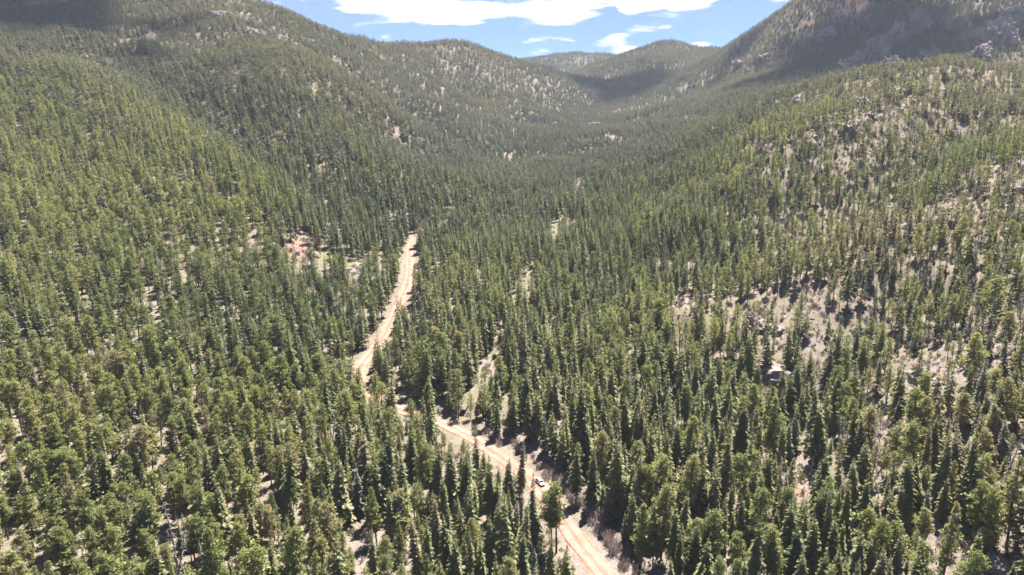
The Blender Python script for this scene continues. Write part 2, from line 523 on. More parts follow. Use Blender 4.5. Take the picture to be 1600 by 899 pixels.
# patches of open ground: (u, v, radius in px, kind, strength)
PATCHES = [
 (466,385,18,'red',1.),(457,398,13,'red',1.),(480,372,12,'bare',.75),(432,350,14,'bare',.55),
 (552,424,12,'bare',1.0),(568,420,9,'bare',1.0),(520,405,22,'grassy',.8),(545,415,14,'grassy',.7),
 (220,45,9,'bare',.75),(240,60,10,'bare',.8),(262,78,11,'bare',.8),(285,93,10,'bare',.8),(300,105,10,'bare',.9),(205,28,10,'bare',.8),
 (120,85,14,'bare',.7),(145,100,14,'bare',.8),(130,112,10,'bare',.7),(400,55,16,'bare',.6),(440,62,12,'bare',.6),
 (1340,6,14,'red',.85),(1312,14,8,'red',.8),(1255,38,7,'red',.75),(1265,22,6,'red',.7),(1425,18,18,'red',.8),
 (1068,468,26,'bare',.9),(1180,500,30,'bare',.55),(1150,570,30,'bare',.6),(1290,600,28,'bare',.6),(1250,740,24,'bare',.9),(1245,770,16,'red',.7),
 (1520,285,22,'bare',.8),(1575,268,26,'bare',.85),(1480,312,14,'bare',.6),(1440,590,34,'bare',.6),(1500,850,28,'bare',.9),(1450,870,20,'bare',.7),
 (1200,230,12,'bare',.5),(1230,195,10,'bare',.5),(1370,150,14,'bare',.6),(1420,170,14,'bare',.5),(1310,250,14,'bare',.4),(1250,480,20,'bare',.5),
 (560,870,18,'bare',.9),(580,850,12,'bare',.7),(180,780,14,'bare',.8),(215,630,14,'bare',.8),(95,800,16,'bare',.7),
 (930,195,14,'bare',.9),(950,200,10,'bare',.8),(915,245,8,'bare',.9),(961,216,7,'bare',1.),(900,285,10,'bare',.6),
]
PW = []
for (u, v, r, k, s) in PATCHES:
    p = hit(u, v)
    PW.append((p[0], p[1], r * math.hypot(p[1], CAM_Z - p[2]) / F_PX * 1.25, k, s))
def patch_mask(x, y, kind):
    m = np.zeros(x.shape)
    for (px, py, r, k, s) in PW:
        if k != kind: continue
        # patches lie on ground seen at a slant: longer up the slope than across
        d2 = ((x - px) / r) ** 2 + ((y - py) / (r * 1.9)) ** 2
        m = np.maximum(m, s * np.exp(-d2 * 1.1))
    return m

def stony(x, y):   # the open, stony hillside on the road's east side
    lx = np.interp(y, [100, 200, 300, 450, 700, 1000], [75, 60, 65, 110, 210, 420])
    return sstep(0, 110, x - lx) * sstep(1150, 850, y)

# terrain sheet: finer close to the road, coarser on the mountains
def build_ground():
    ys = [-250.0]
    while ys[-1] < 4300:
        Y = ys[-1]
        ys.append(Y + (9 if Y < 90 else max(2.6, 2.6 + (Y - 300) * 0.009)))
    ys = np.array(ys)
    ncol = 440
    s = np.linspace(-1, 1, ncol)
    X = s[None, :] * (330 + 0.92 * np.maximum(ys, 0))[:, None]
    Y = np.repeat(ys[:, None], ncol, 1)
    Z = height(X, Y)
    V = np.stack([X, Y, Z], -1).reshape(-1, 3)
    nr = len(ys)
    i = np.arange((nr - 1) * ncol).reshape(nr - 1, ncol)[:, :-1].ravel()
    faces = np.stack([i, i + 1, i + ncol + 1, i + ncol], 1)
    me = bpy.data.meshes.new('ground')
    me.vertices.add(len(V)); me.vertices.foreach_set('co', V.ravel())
    me.loops.add(len(faces) * 4); me.loops.foreach_set('vertex_index', faces.ravel().astype(np.int32))
    me.polygons.add(len(faces))
    me.polygons.foreach_set('loop_start', np.arange(0, len(faces) * 4, 4, dtype=np.int32))
    me.polygons.foreach_set('loop_total', np.full(len(faces), 4, dtype=np.int32))
    me.update(calc_edges=True); me.validate()
    me.polygons.foreach_set('use_smooth', np.ones(len(me.polygons), dtype=bool))
    x, y = V[:, 0], V[:, 1]
    bare = np.maximum(patch_mask(x, y, 'bare'), stony(x, y) * np.where(y < 440, 0.28, 0.20))
    for nm, arr in (('bare', bare), ('red', patch_mask(x, y, 'red')), ('grassy', patch_mask(x, y, 'grassy'))):
        a = me.attributes.new(nm, 'FLOAT', 'POINT'); a.data.foreach_set('value', arr.astype(np.float32))
    me.materials.append(M_GROUND)
    o = link('ground', me)
    tag(o, 'forested mountain valley floor and slopes of pale soil, litter and dry grass', 'ground', kind='structure')
build_ground()

def strip(name, line, half, dz, mat, label, cat, seed, drop=0.0, n_across=4, crown=0.0):
    P = np.array(line)
    T = np.gradient(P[:, :2], axis=0); T /= np.linalg.norm(T, axis=1)[:, None]
    Nn = np.stack([-T[:, 1], T[:, 0]], 1)
    s = np.arange(len(P)) * 2.0
    wl = half * (1 + 0.28 * fbm(s / 9, s * 0 + 1.5, 3, seed)); wr = half * (1 + 0.28 * fbm(s / 9, s * 0 + 7.5, 3, seed + 5))
    V = []; Fc = []
    for i in range(len(P)):
        for j in range(n_across + 1):
            q = j / n_across * 2 - 1
            w = wl[i] if q > 0 else wr[i]
            xy = P[i, :2] + Nn[i] * q * w
            V.append((xy[0], xy[1], P[i, 2] + dz + crown * (1 - q * q) - drop * abs(q) ** 6))
    m = n_across + 1
    for i in range(len(P) - 1):
        for j in range(n_across):
            a = i * m + j
            Fc.append((a, a + m, a + m + 1, a + 1))
    me = mesh_from(name, V, Fc, [mat], smooth=True)
    at = me.attributes.new('across', 'FLOAT', 'POINT')
    at.data.foreach_set('value', np.tile(np.linspace(-1, 1, n_across + 1), len(P)).astype(np.float32))
    o = link(name, me)
    tag(o, label, cat, kind='structure')
    return o
strip('road_shoulder', ROAD, 3.9, 0.0, M_SHOULDER, 'reddish earth verge along both sides of the dirt road', 'verge', 40, drop=0.25, n_across=6)
strip('road', ROAD, 2.75, 0.06, M_ROAD, 'pale dirt road winding up the valley between the trees', 'road', 60, crown=0.08, n_across=10)
strip('track', TRACK, 1.2, 0.02, M_TRACK, 'overgrown grassy track climbing straight through the forest', 'track', 80, drop=0.1)

# ------------------------------------------------------------------ tree models
def tube(V, Fc, pts, radii, n=6):
    base = len(V)
    for p, r in zip(pts, radii):
        for k in range(n):
            a = 2 * math.pi * k / n
            V.append((p[0] + r * math.cos(a), p[1] + r * math.sin(a), p[2]))
    for i in range(len(pts) - 1):
        for k in range(n):
            a = base + i * n + k; b = base + i * n + (k + 1) % n
            Fc.append((a, b, b + n, a + n))
def stick(V, Fc, p, q, r0, r1=0.0):
    # thin three-sided twig from p to q, square to its own direction
    p = np.array(p, float); q = np.array(q, float)
    d = q - p; d /= max(1e-6, np.linalg.norm(d))
    a = np.cross(d, (0.3, 0.2, 1.0)); a /= max(1e-6, np.linalg.norm(a))
    b = np.cross(d, a)
    base = len(V)
    for k in range(3):
        t = 2 * math.pi * k / 3
        V.append(tuple(p + r0 * (math.cos(t) * a + math.sin(t) * b)))
    if r1 <= 0:
        V.append(tuple(q))
        for k in range(3): Fc.append((base + k, base + (k + 1) % 3, base + 3))
    else:
        for k in range(3):
            t = 2 * math.pi * k / 3
            V.append(tuple(q + r1 * (math.cos(t) * a + math.sin(t) * b)))
        for k in range(3):
            Fc.append((base + k, base + (k + 1) % 3, base + 3 + (k + 1) % 3, base + 3 + k))

def tri(V, Fc, a, b, c):
    n = len(V)
    V.extend([tuple(a), tuple(b), tuple(c)]); Fc.append((n, n + 1, n + 2))
def quad(V, Fc, a, b, c, d):
    n = len(V)
    V.extend([tuple(a), tuple(b), tuple(c), tuple(d)]); Fc.append((n, n + 1, n + 2, n + 3))

def make_fir(seed, H=18.0, R=2.6, bare=0.06, levels=30, per=7, fine=True, power=0.85, ragged=0.25):
    R_ = random.Random(seed)
    tv, tf, cv, cf = [], [], [], []
    lean = (R_.uniform(-.3, .3), R_.uniform(-.3, .3))
    ax = lambda h: np.array([lean[0] * h * h, lean[1] * h * h, h * H])
    hs = [0, .12, .4, .7, 1.0]
    tube(tv, tf, [ax(h) - (np.array([0, 0, .5]) if h == 0 else 0) for h in hs], [.30 * H / 18, .22 * H / 18, .16 * H / 18, .09 * H / 18, .02], 6)
    ph = [R_.uniform(0, 6.28) for _ in range(3)]
    for i in range(levels):
        h = bare + (0.985 - bare) * (i / (levels - 1)) ** 1.05
        env = R * min(1.0, ((1 - h) / (1 - bare)) ** power) * min(1, .62 + 2.2 * (h - bare)) + 0.10
        nb = per if h < .85 else max(4, per - 2)
        off = R_.uniform(0, 6.28)
        for k in range(nb):
            if R_.random() < 0.07: continue
            az = off + 2 * math.pi * k / nb + R_.uniform(-.3, .3)
            r = env * (1 + ragged * R_.uniform(-1.2, .8)) * (1 + .14 * math.sin(az * 2 + ph[0] + 6 * h) + .1 * math.sin(az + ph[1]))
            o = ax(h) + np.array([0, 0, R_.uniform(-.5, .5) * H / levels])
            d = np.array([math.cos(az), math.sin(az), 0]); s = np.array([-d[1], d[0], 0])
            dr = R_.uniform(.22, .5) if h < .8 else R_.uniform(-.6, .05)
            P = lambda q: o + d * r * q + np.array([0, 0, -dr * r * q * q + .12 * r * q])
            if fine:
                n = 5
                for j in range(n):
                    q0 = .18 + .8 * j / n
                    w = r * (.30 - .20 * j / n) * R_.uniform(.7, 1.25) + .10
                    a = P(q0); tip = P(min(1.05, q0 + .34))
                    dz = R_.uniform(-.18, .1) * (w + .1)
                    for sg in (-1, 1):
                        e = a + d * (w * .75) + s * sg * w + np.array([0, 0, dz - .15 * w])
                        tri(cv, cf, a - d * .08 * r, e, tip if j == n - 1 else P(q0 + .22))
            else:
                a = P(.1); m = P(.55); t = P(1.05)
                w = r * .34 + .12
                for sg in (-1, 1):
                    e = m + s * sg * w + np.array([0, 0, R_.uniform(-.25, .05) * w])
                    tri(cv, cf, a, e, P(.75))
                    tri(cv, cf, m, e + d * .3 * r, t)
    # leader
    top = ax(1.0)
    for k in range(4):
        az = 1.57 * k + R_.uniform(0, 1)
        tri(cv, cf, top + np.array([0, 0, .55]), top + np.array([math.cos(az) * .22, math.sin(az) * .22, -.5]), top + np.array([math.cos(az + 1) * .22, math.sin(az + 1) * .22, -.6]))
    return tv, tf, cv, cf

def make_pine(seed, H=16.0, R=2.7, bare=0.36, branches=46, tuft=20, fine=True, shape=0.55):
    R_ = random.Random(seed)
    tv, tf, cv, cf = [], [], [], []
    lean = (R_.uniform(-.7, .7), R_.uniform(-.7, .7)); wob = R_.uniform(0, 6)
    ax = lambda h: np.array([lean[0] * h * h + .18 * math.sin(4 * h + wob), lean[1] * h * h + .18 * math.cos(5 * h + wob), h * H])
    hs = [0, .1, .3, .5, .7, .85, .97]
    tube(tv, tf, [ax(h) - (np.array([0, 0, .5]) if h == 0 else 0) for h in hs], [.32, .25, .22, .18, .12, .08, .03], 6)
    ph = R_.uniform(0, 6.28)
    az = R_.uniform(0, 6.28)
    for i in range(branches):
        t = i / (branches - 1)
        h = bare + (.985 - bare) * t
        prof = (min(1, (t + .12) / .38)) ** .7 * (1 - t ** 2.6) ** shape + .08
        az += 2.4 + R_.uniform(-.5, .5)
        r = R * prof * R_.uniform(.5, 1.12) * (1 + .2 * math.sin(az + ph))
        if R_.random() < .08: continue
        o = ax(h)
        rise = R_.uniform(-.12, .25) + .55 * t * t
        d = np.array([math.cos(az), math.sin(az), rise])
        e = o + d * r
        stick(tv, tf, o, o + d * r * .85, .06, .02)
        for q in ((.5, .78, 1.0) if r > 1.0 else (.7, 1.0)) if fine else (.62, 1.0):
            c = o + d * r * q + np.array([R_.uniform(-.2, .2), R_.uniform(-.2, .2), R_.uniform(-.1, .2)])
            rad = (.44 + .15 * r) * R_.uniform(.7, 1.2)
            for _ in range(tuft if fine else 6):
                a2 = R_.uniform(0, 6.28); zz = R_.uniform(-.5, 1.0)
                dd = np.array([math.cos(a2) * math.sqrt(max(0, 1 - zz * zz)), math.sin(a2) * math.sqrt(max(0, 1 - zz * zz)), zz * .75])
                p = c + dd * rad * R_.uniform(.25, .9)
                l = rad * (R_.uniform(.40, .80) if fine else R_.uniform(.9, 1.5))
                u = np.array([R_.gauss(0, 1), R_.gauss(0, 1), R_.gauss(0, .6)]); u -= dd * u.dot(dd) / max(.1, dd.dot(dd)); u /= max(.1, np.linalg.norm(u))
                tri(cv, cf, p - u * l * .42, p + u * l * .42, p + dd * l)
    return tv, tf, cv, cf

def make_dead(seed, H=14.0, n=34):
    R_ = random.Random(seed)
    tv, tf, bv, bf = [], [], [], []
    lean = (R_.uniform(-1, 1), R_.uniform(-1, 1))
    ax = lambda h: np.array([lean[0] * h * h, lean[1] * h * h, h * H])
    hs = [0, .15, .5, .8, 1.0]
    tube(tv, tf, [ax(h) - (np.array([0, 0, .5]) if h == 0 else 0) for h in hs], [.26, .2, .14, .08, .02], 6)
    for i in range(n):
        h = .16 + .8 * (i / n)
        az = R_.uniform(0, 6.28)
        r = (2.1 * (1 - h) + .35) * R_.uniform(.5, 1.2)
        o = ax(h); e = o + np.array([math.cos(az) * r, math.sin(az) * r, R_.uniform(-.45, .2) * r])
        stick(bv, bf, o, e, .06)
        for _ in range(5):
            q = R_.uniform(.3, .95); p = o + (e - o) * q
            stick(bv, bf, p, p + np.array([R_.uniform(-.7, .7), R_.uniform(-.7, .7), R_.uniform(-.5, .2)]), .04)
    return tv, tf, bv, bf

def make_shrub_bare(seed, H=2.4, R=1.6, n=46):
    R_ = random.Random(seed)
    tv, tf, bv, bf = [], [], [], []
    for i in range(n):
        az = R_.uniform(0, 6.28); rr = R * math.sqrt(R_.random())
        b = np.array([math.cos(az) * rr * .35, math.sin(az) * rr * .35, -.15])
        e = np.array([math.cos(az) * rr, math.sin(az) * rr, H * R_.uniform(.55, 1.05) * (1 - .3 * (rr / R) ** 2)])
        if i < 14: stick(tv, tf, b, b + (e - b) * .6, .05, .03)
        stick(bv, bf, b + (e - b) * .3, e, .055)
        for _ in range(6):
            q = R_.uniform(.35, .98); p = b + (e - b) * q
            stick(bv, bf, p, p + np.array([R_.uniform(-.5, .5), R_.uniform(-.5, .5), R_.uniform(.1, .6)]), .035)
    return tv, tf, bv, bf

def make_bush(seed, H=1.8, R=1.4, n=210):
    R_ = random.Random(seed)
    tv, tf, cv, cf = [], [], [], []
    for i in range(7):
        az = R_.uniform(0, 6.28)
        stick(tv, tf, (0, 0, -.15), (math.cos(az) * R * .6, math.sin(az) * R * .6, H * .7), .05, .02)
    for i in range(n):
        az = R_.uniform(0, 6.28); zz = R_.random(); rad = R_.uniform(.55, 1.0) * (1 + .25 * math.sin(3 * az + seed))
        d = np.array([math.cos(az) * math.sqrt(1 - zz * zz), math.sin(az) * math.sqrt(1 - zz * zz), zz])
        p = d * np.array([R, R, H * .85]) * rad + np.array([0, 0, .1])
        u = np.array([R_.gauss(0, 1), R_.gauss(0, 1), R_.gauss(0, 1)]); u /= np.linalg.norm(u)
        l = R_.uniform(.18, .36)
        tri(cv, cf, p - u * l * .6, p + u * l * .6, p + d * l * 1.4)
    return tv, tf, cv, cf

# (model, look used in labels)
NEAR = {
 'fir_tree': [
   (make_fir(1, 20, 2.9, .04, 36, 8, ragged=.22, power=.8), 'narrow spire-topped fir'),
   (make_fir(2, 18, 3.4, .05, 32, 8, power=.72), 'broad full-skirted fir'),
   (make_fir(3, 17, 2.7, .22, 29, 8, ragged=.35), 'ragged fir with bare lower trunk'),
   (make_fir(4, 19, 2.5, .12, 33, 8, power=.62, ragged=.3), 'slender columnar fir'),
   (make_fir(5, 15, 3.0, .03, 28, 8, power=.9), 'sharply pointed cone-shaped fir')],
 'pine_tree': [
   (make_pine(11, 16, 2.5, .30, 62), 'round-topped pine with clumped needles'),
   (make_pine(12, 17, 2.2, .40, 54, shape=.5), 'open pine with long bare trunk'),
   (make_pine(13, 14, 2.7, .20, 66, shape=.9), 'bushy wide-crowned pine'),
   (make_pine(14, 18, 2.2, .24, 70, shape=1.2), 'tapering loose-crowned pine'),
   (make_pine(15, 15, 2.3, .46, 48, shape=.4), 'umbrella-crowned pine on a tall stem')],
 'spruce_tree': [
   (make_fir(21, 15, 2.6, .04, 27, 8, power=.95), 'blue-grey spruce with tiered branches'),
   (make_fir(22, 13, 2.2, .03, 24, 8, power=.9), 'small dense blue-grey spruce')],
 'dead_tree': [
   (make_dead(31), 'bare grey dead tree with broken branches'),
   (make_dead(32, 16, 28), 'tall leafless grey snag'),
   (make_dead(33, 11, 40), 'leaning grey dead tree full of twigs')],
}
NEEDLE = {'fir_tree': M_FIR, 'pine_tree': M_PINE, 'spruce_tree': M_SPRUCE, 'dead_tree': M_DEAD}
NEAR_ME = {}
for kind, lst in NEAR.items():
    NEAR_ME[kind] = []
    for (tv, tf, cv, cf), look in lst:
        tm = mesh_from(kind + '_trunk', tv, tf, [M_DEAD if kind == 'dead_tree' else M_BARK])
        cm = mesh_from(kind + '_crown', cv, cf, [NEEDLE[kind]])
        NEAR_ME[kind].append((tm, cm, look, max(v[2] for v in cv)))

def joined(model, m1, m2, name):
    tv, tf, cv, cf = model
    n = len(tv)
    me = mesh_from(name, tv + cv, list(tf) + [tuple(i + n for i in f) for f in cf], [m1, m2], [0] * len(tf) + [1] * len(cf))
    return bpy.data.objects.new(name, me)       # source for instances only, never linked to the scene
FAR_SRC = []          # (object, kind)
for s in range(3): FAR_SRC.append((joined(make_fir(50 + s, 18, 2.8 + .2 * s, .06 + .06 * s, 22, 6, fine=True, power=.8, ragged=.3), M_BARK, M_FIR, 'fir_source'), 'fir_tree'))
for s in range(3): FAR_SRC.append((joined(make_pine(60 + s, 15 + s, 2.4, .26 + .06 * s, 46, 12, shape=.6 + .25 * s), M_BARK, M_PINE, 'pine_source'), 'pine_tree'))
for s in range(1): FAR_SRC.append((joined(make_fir(70 + s, 14, 2.4, .04, 20, 7), M_BARK, M_SPRUCE, 'spruce_source'), 'spruce_tree'))
for s in range(2): FAR_SRC.append((joined(make_dead(80 + s, 13, 22), M_DEAD, M_DEAD, 'snag_source'), 'dead_tree'))
for s in range(2): FAR_SRC.append((joined(make_fir(90 + s, 15.5, 4.2, .03, 15, 8, fine=False, power=.8, ragged=.3), M_BARK, M_HIGH, 'far_fir_source'), 'fir_far'))
for s in range(2): FAR_SRC.append((joined(make_pine(95 + s, 14, 3.5, .14, 32, 8, fine=False), M_BARK, M_HIGH, 'far_pine_source'), 'pine_far'))
SRC_IDX = {}
for i, (o, k) in enumerate(FAR_SRC): SRC_IDX.setdefault(k, []).append(i)
SRC_H = {'fir_tree': 18, 'pine_tree': 15.5, 'spruce_tree': 14, 'dead_tree': 13.5}

# ------------------------------------------------------------------ planting
CAR_PIX = (842, 757)
car_p = hit(*CAR_PIX)
def scatter():
    xs, ys = [], []
    for (y0, y1, cell) in ((95, 520, 4.15), (520, 900, 4.1), (900, 1400, 4.3), (1400, 3200, 4.9)):
        half = 0.86 * y1 + 60
        nx = int(2 * half / cell); ny = int((y1 - y0) / cell)
        ix, iy = np.meshgrid(np.arange(nx), np.arange(ny))
        x = -half + (ix + rng.random(ix.shape)) * cell
        y = y0 + (iy + rng.random(ix.shape)) * cell
        m = np.abs(x) < 0.80 * y + 55
        xs.append(x[m]); ys.append(y[m])
    x = np.concatenate(xs); y = np.concatenate(ys)
    z = grid_h(x, y)
    vis = visible(x, y, z + 12, 16)
    u, v, dep = project(x, y, z + 10)
    vis &= (v > -60) & (v < 1150)
    x, y = x[vis], y[vis]
    # density
    st = stony(x, y)
    dn = fbm(x / 42, y / 42, 3, 31) * 1.3
    band = sstep(215, 250, y) * sstep(430, 370, y)
    p = 0.92 + dn * 0.62 - st * (0.05 + (0.20 + .32 * band) * sstep(-.25, .35, fbm(x / 14, y / 14, 2, 77)))
    p -= 0.78 * patch_mask(x, y, 'bare') + 0.8 * patch_mask(x, y, 'red') + 0.75 * patch_mask(x, y, 'grassy')
    keep = rng.random(len(x)) < p
    x, y, = x[keep], y[keep]
    dr, _ = poly_dist(x, y, ROAD[:, :2]); dt, _ = poly_dist(x, y, TRACK[:, :2])
    east = (y < 222) & (x > np.interp(y, ROAD[:120, 1], ROAD[:120, 0]))
    keep = (dr > np.where(east, 9.5, 4.9) + 1.2 * rng.random(len(x))) & (dt > 1.3 + 1.2 * rng.random(len(x)))
    x, y, dr, dt = x[keep], y[keep], dr[keep], dt[keep]
    z = height(x, y)
    return x, y, z, dr, dt
TX, TY, TZ, TDR, TDT = scatter()
NT = len(TX)
st = stony(TX, TY)
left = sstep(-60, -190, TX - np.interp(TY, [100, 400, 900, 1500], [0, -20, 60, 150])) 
sel = rng.random(NT)
patch = fbm(TX / 90, TY / 90, 3, 55)
# species: pines on the slopes, firs in the bottom, spruce and snags sprinkled
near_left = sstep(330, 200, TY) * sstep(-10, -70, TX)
p_pine = np.clip(0.27 + 0.22 * left + 0.30 * near_left + 0.30 * st + patch * 0.7, 0.05, 0.9)
p_dead = 0.03 + 0.24 * st * np.clip(0.6 + patch * 2, 0, 2)
p_spr = 0.025 + 0.12 * st
KIND = np.where(sel < p_dead, 3, np.where(sel < p_dead + p_spr, 2, np.where(rng.random(NT) < p_pine, 1, 0)))
KN = ['fir_tree', 'pine_tree', 'spruce_tree', 'dead_tree']
hn = np.array([18, 15.5, 14, 13.5])[KIND]
SCALE = np.where(rng.random(NT) < .26 + .16 * st, rng.uniform(.30, .6, NT), np.clip(rng.normal(0.90, 0.17, NT), 0.5, 1.32)) * 1.02 * (1 - 0.13 * st) * (1 - 0.30 * sstep(420, 1000, TY)) * (1 + 0.12 * fbm(TX / 30, TY / 30, 2, 8))
TONE = np.clip(rng.normal(0.38, 0.18, NT) + 0.22 * left + 0.16 * near_left + 0.32 * st + 0.12 * sstep(330, 180, TY) + 0.5 * fbm(TX / 140, TY / 140, 3, 66) + (rng.random(NT) < 0.05 + .12 * st) * 0.4, 0, 1)  # left hillside's sunlit brightness painted as lighter tone, besides natural and random colour variation
ROT = rng.random(NT) * 6.283
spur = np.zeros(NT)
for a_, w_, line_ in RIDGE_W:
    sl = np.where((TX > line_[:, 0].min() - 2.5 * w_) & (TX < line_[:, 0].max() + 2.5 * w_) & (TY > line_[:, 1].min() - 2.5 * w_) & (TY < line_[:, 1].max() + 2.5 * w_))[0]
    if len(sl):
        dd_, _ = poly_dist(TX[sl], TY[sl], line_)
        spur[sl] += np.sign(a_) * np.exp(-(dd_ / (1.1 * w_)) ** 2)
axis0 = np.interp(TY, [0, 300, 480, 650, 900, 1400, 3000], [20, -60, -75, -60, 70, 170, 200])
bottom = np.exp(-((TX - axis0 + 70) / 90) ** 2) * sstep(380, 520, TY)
TONE = np.clip(TONE + 0.20 * spur - 0.22 * bottom, 0, 1)  # slope shading painted into needle colour: spurs lighter, gullies and valley crease darker
KIND = np.where((rng.random(NT) < 0.6 * np.clip(-spur, 0, 1) + 0.6 * bottom) & (KIND == 1), 0, KIND)
hn = np.array([18, 15.5, 14, 13.5])[KIND]

# keep the sight lines that are open in the photograph: no tree stands in front of these stretches
OPEN = []
def open_line(pts, r, n):
    P = np.array(pts, float)
    for i in range(len(P) - 1):
        for k in range(n):
            OPEN.append((*(P[i] + (P[i + 1] - P[i]) * k / n), r))
open_line([(936, 893), (905, 848), (878, 806), (850, 775), (838, 755)], 15, 6)
open_line([(695, 664), (738, 686)], 9, 6)
open_line([(770, 702), (792, 722)], 8, 4)
open_line([(565, 572), (582, 548)], 5, 4)
open_line([(603, 520), (611, 500)], 2, 3)
open_line([(636, 446), (640, 412), (640, 386)], 4, 6)
open_line([(738, 614), (757, 578), (776, 543)], 2, 5)
open_line([(866, 360), (872, 350)], 1.5, 2)
open_line([(822, 440), (832, 425)], 2, 3)
for (a, b, c) in ((466,390,10),(552,424,6),(1068,466,12),(1200,592,16),(628,650,4),(1250,742,8),(1505,850,10),(1560,888,20),(560,872,8)): OPEN.append((a, b, c))
def sight_filter():
    near = np.where(TY < 620)[0]
    hh = hn[near] * SCALE[near]
    ub, vb, db = project(TX[near], TY[near], TZ[near])
    ut, vt, _ = project(TX[near], TY[near], TZ[near] + hh)
    cw = 2.3 * SCALE[near] * F_PX / db
    bad = np.zeros(len(near), bool)
    for (u, v, r) in OPEN:
        p = hit(u, v)
        f = np.clip((vb - v) / np.maximum(1, vb - vt), 0, 1)
        ua = ub + (ut - ub) * f
        w = cw * np.clip(1.1 - f, 0.1, 1)
        bad |= (vt < v + 2) & (vb > v - 2) & (np.abs(ua - u) < w + r) & (TY[near] < p[1] + 3)
    keep = np.ones(NT, bool)
    keep[near[bad]] = False
    return keep
K = sight_filter()
SCALE = np.where(K, SCALE, SCALE * .42)
K = sight_filter()
TX, TY, TZ, TDR, TDT, KIND, SCALE, TONE, ROT, hn = [a[K] for a in (TX, TY, TZ, TDR, TDT, KIND, SCALE, TONE, ROT, hn)]

# trees that stand out in the photograph: (u, v of the foot, v of the tip, kind, model, tone)
HERO = [
 (437,742,650,'fir_tree',0,.15),(487,748,668,'fir_tree',1,.12),(535,742,672,'fir_tree',4,.10),(598,770,690,'spruce_tree',0,.4),
 (906,735,560,'fir_tree',3,.22),(868,866,760,'pine_tree',1,.55),(861,862,768,'pine_tree',4,.5),(1518,868,752,'pine_tree',1,.5),
 (832,862,748,'fir_tree',0,.35),(795,800,720,'fir_tree',3,.2),(1440,850,790,'pine_tree',2,.8),(1570,860,720,'pine_tree',3,.75),(1535,880,760,'pine_tree',2,.8),
 (1480,560,505,'dead_tree',1,.5),(290,712,640,'fir_tree',1,.85),(1110,900,800,'pine_tree',0,.5),(1000,900,780,'pine_tree',3,.55),
 (900,790,690,'fir_tree',2,.3),(925,800,700,'fir_tree',0,.25),(1550,700,590,'fir_tree',0,.2),(1180,640,560,'fir_tree',1,.5),(278,895,790,'dead_tree',0,.5),
 (1130,720,640,'spruce_tree',0,.5),(835,905,850,'spruce_tree',1,.4),(1420,700,600,'pine_tree',1,.5)]
hero_rows = []
for (u, vb, vt, kind, mi, tone) in HERO:
    p = hit(u, vb)
    d0 = pix_dir(u, vt)
    zt = CAM_Z + d0[2] / d0[1] * p[1]
    Hm = NEAR_ME[kind][mi][3]
    hero_rows.append((p[0], p[1], p[2], kind, mi, np.clip((zt - p[2]) / Hm, .5, 1.6), tone))
# clear a little room round them
keep = np.ones(len(TX), bool)
for h in hero_rows:
    keep &= (TX - h[0]) ** 2 + (TY - h[1]) ** 2 > 3.0 ** 2
TX, TY, TZ, TDR, TDT, KIND, SCALE, TONE, ROT, hn = [a[keep] for a in (TX, TY, TZ, TDR, TDT, KIND, SCALE, TONE, ROT, hn)]
NT = len(TX)

# which trees are individuals: those that show largest
u, v, dep = project(TX, TY, TZ + hn * SCALE * .6)
inframe = (u > -20) & (u < 1620) & (v > 0) & (v < 930)
size = hn * SCALE / dep * inframe
limit = {0: 300 - 12, 1: 300 - 10, 2: 140, 3: 160}
INDIV = np.zeros(NT, bool)
for k, n in limit.items():
    idx = np.where(KIND == k)[0]
    idx = idx[np.argsort(-size[idx])][:n]
    INDIV[idx[size[idx] > 0]] = True

BOULDERS = [  # (u, v, width px, pinkness) outcrops and boulders on the stony slope and beside the trees
 (1205,590,62,0),(1172,585,34,0),(1280,722,26,0),(1560,893,60,1),(1595,890,46,1),(1190,515,34,0),(1215,520,26,0),(1100,480,16,0),(1030,570,22,0),
 (1012,578,16,0),(1440,592,38,0),(1415,585,24,0),(1470,600,22,0),(1290,655,20,0),(1340,520,24,0),(1385,640,22,0),(1225,640,20,0),(1140,560,24,0),
 (1480,330,20,0),(1530,290,18,0),(1560,310,22,0),(1590,300,20,0),(1545,265,16,0),(1320,600,20,0),(1250,690,16,0),(95,805,16,0),(180,782,15,0),(188,880,14,0),(215,640,13,0),
 (1010,640,16,0),(1060,620,14,0),(1360,450,18,0),(1240,455,15,0),(1425,480,18,0),(1550,560,22,0),(1585,480,20,0)]
BW = [(hit(a, b), w, c) for a, b, w, c in BOULDERS]

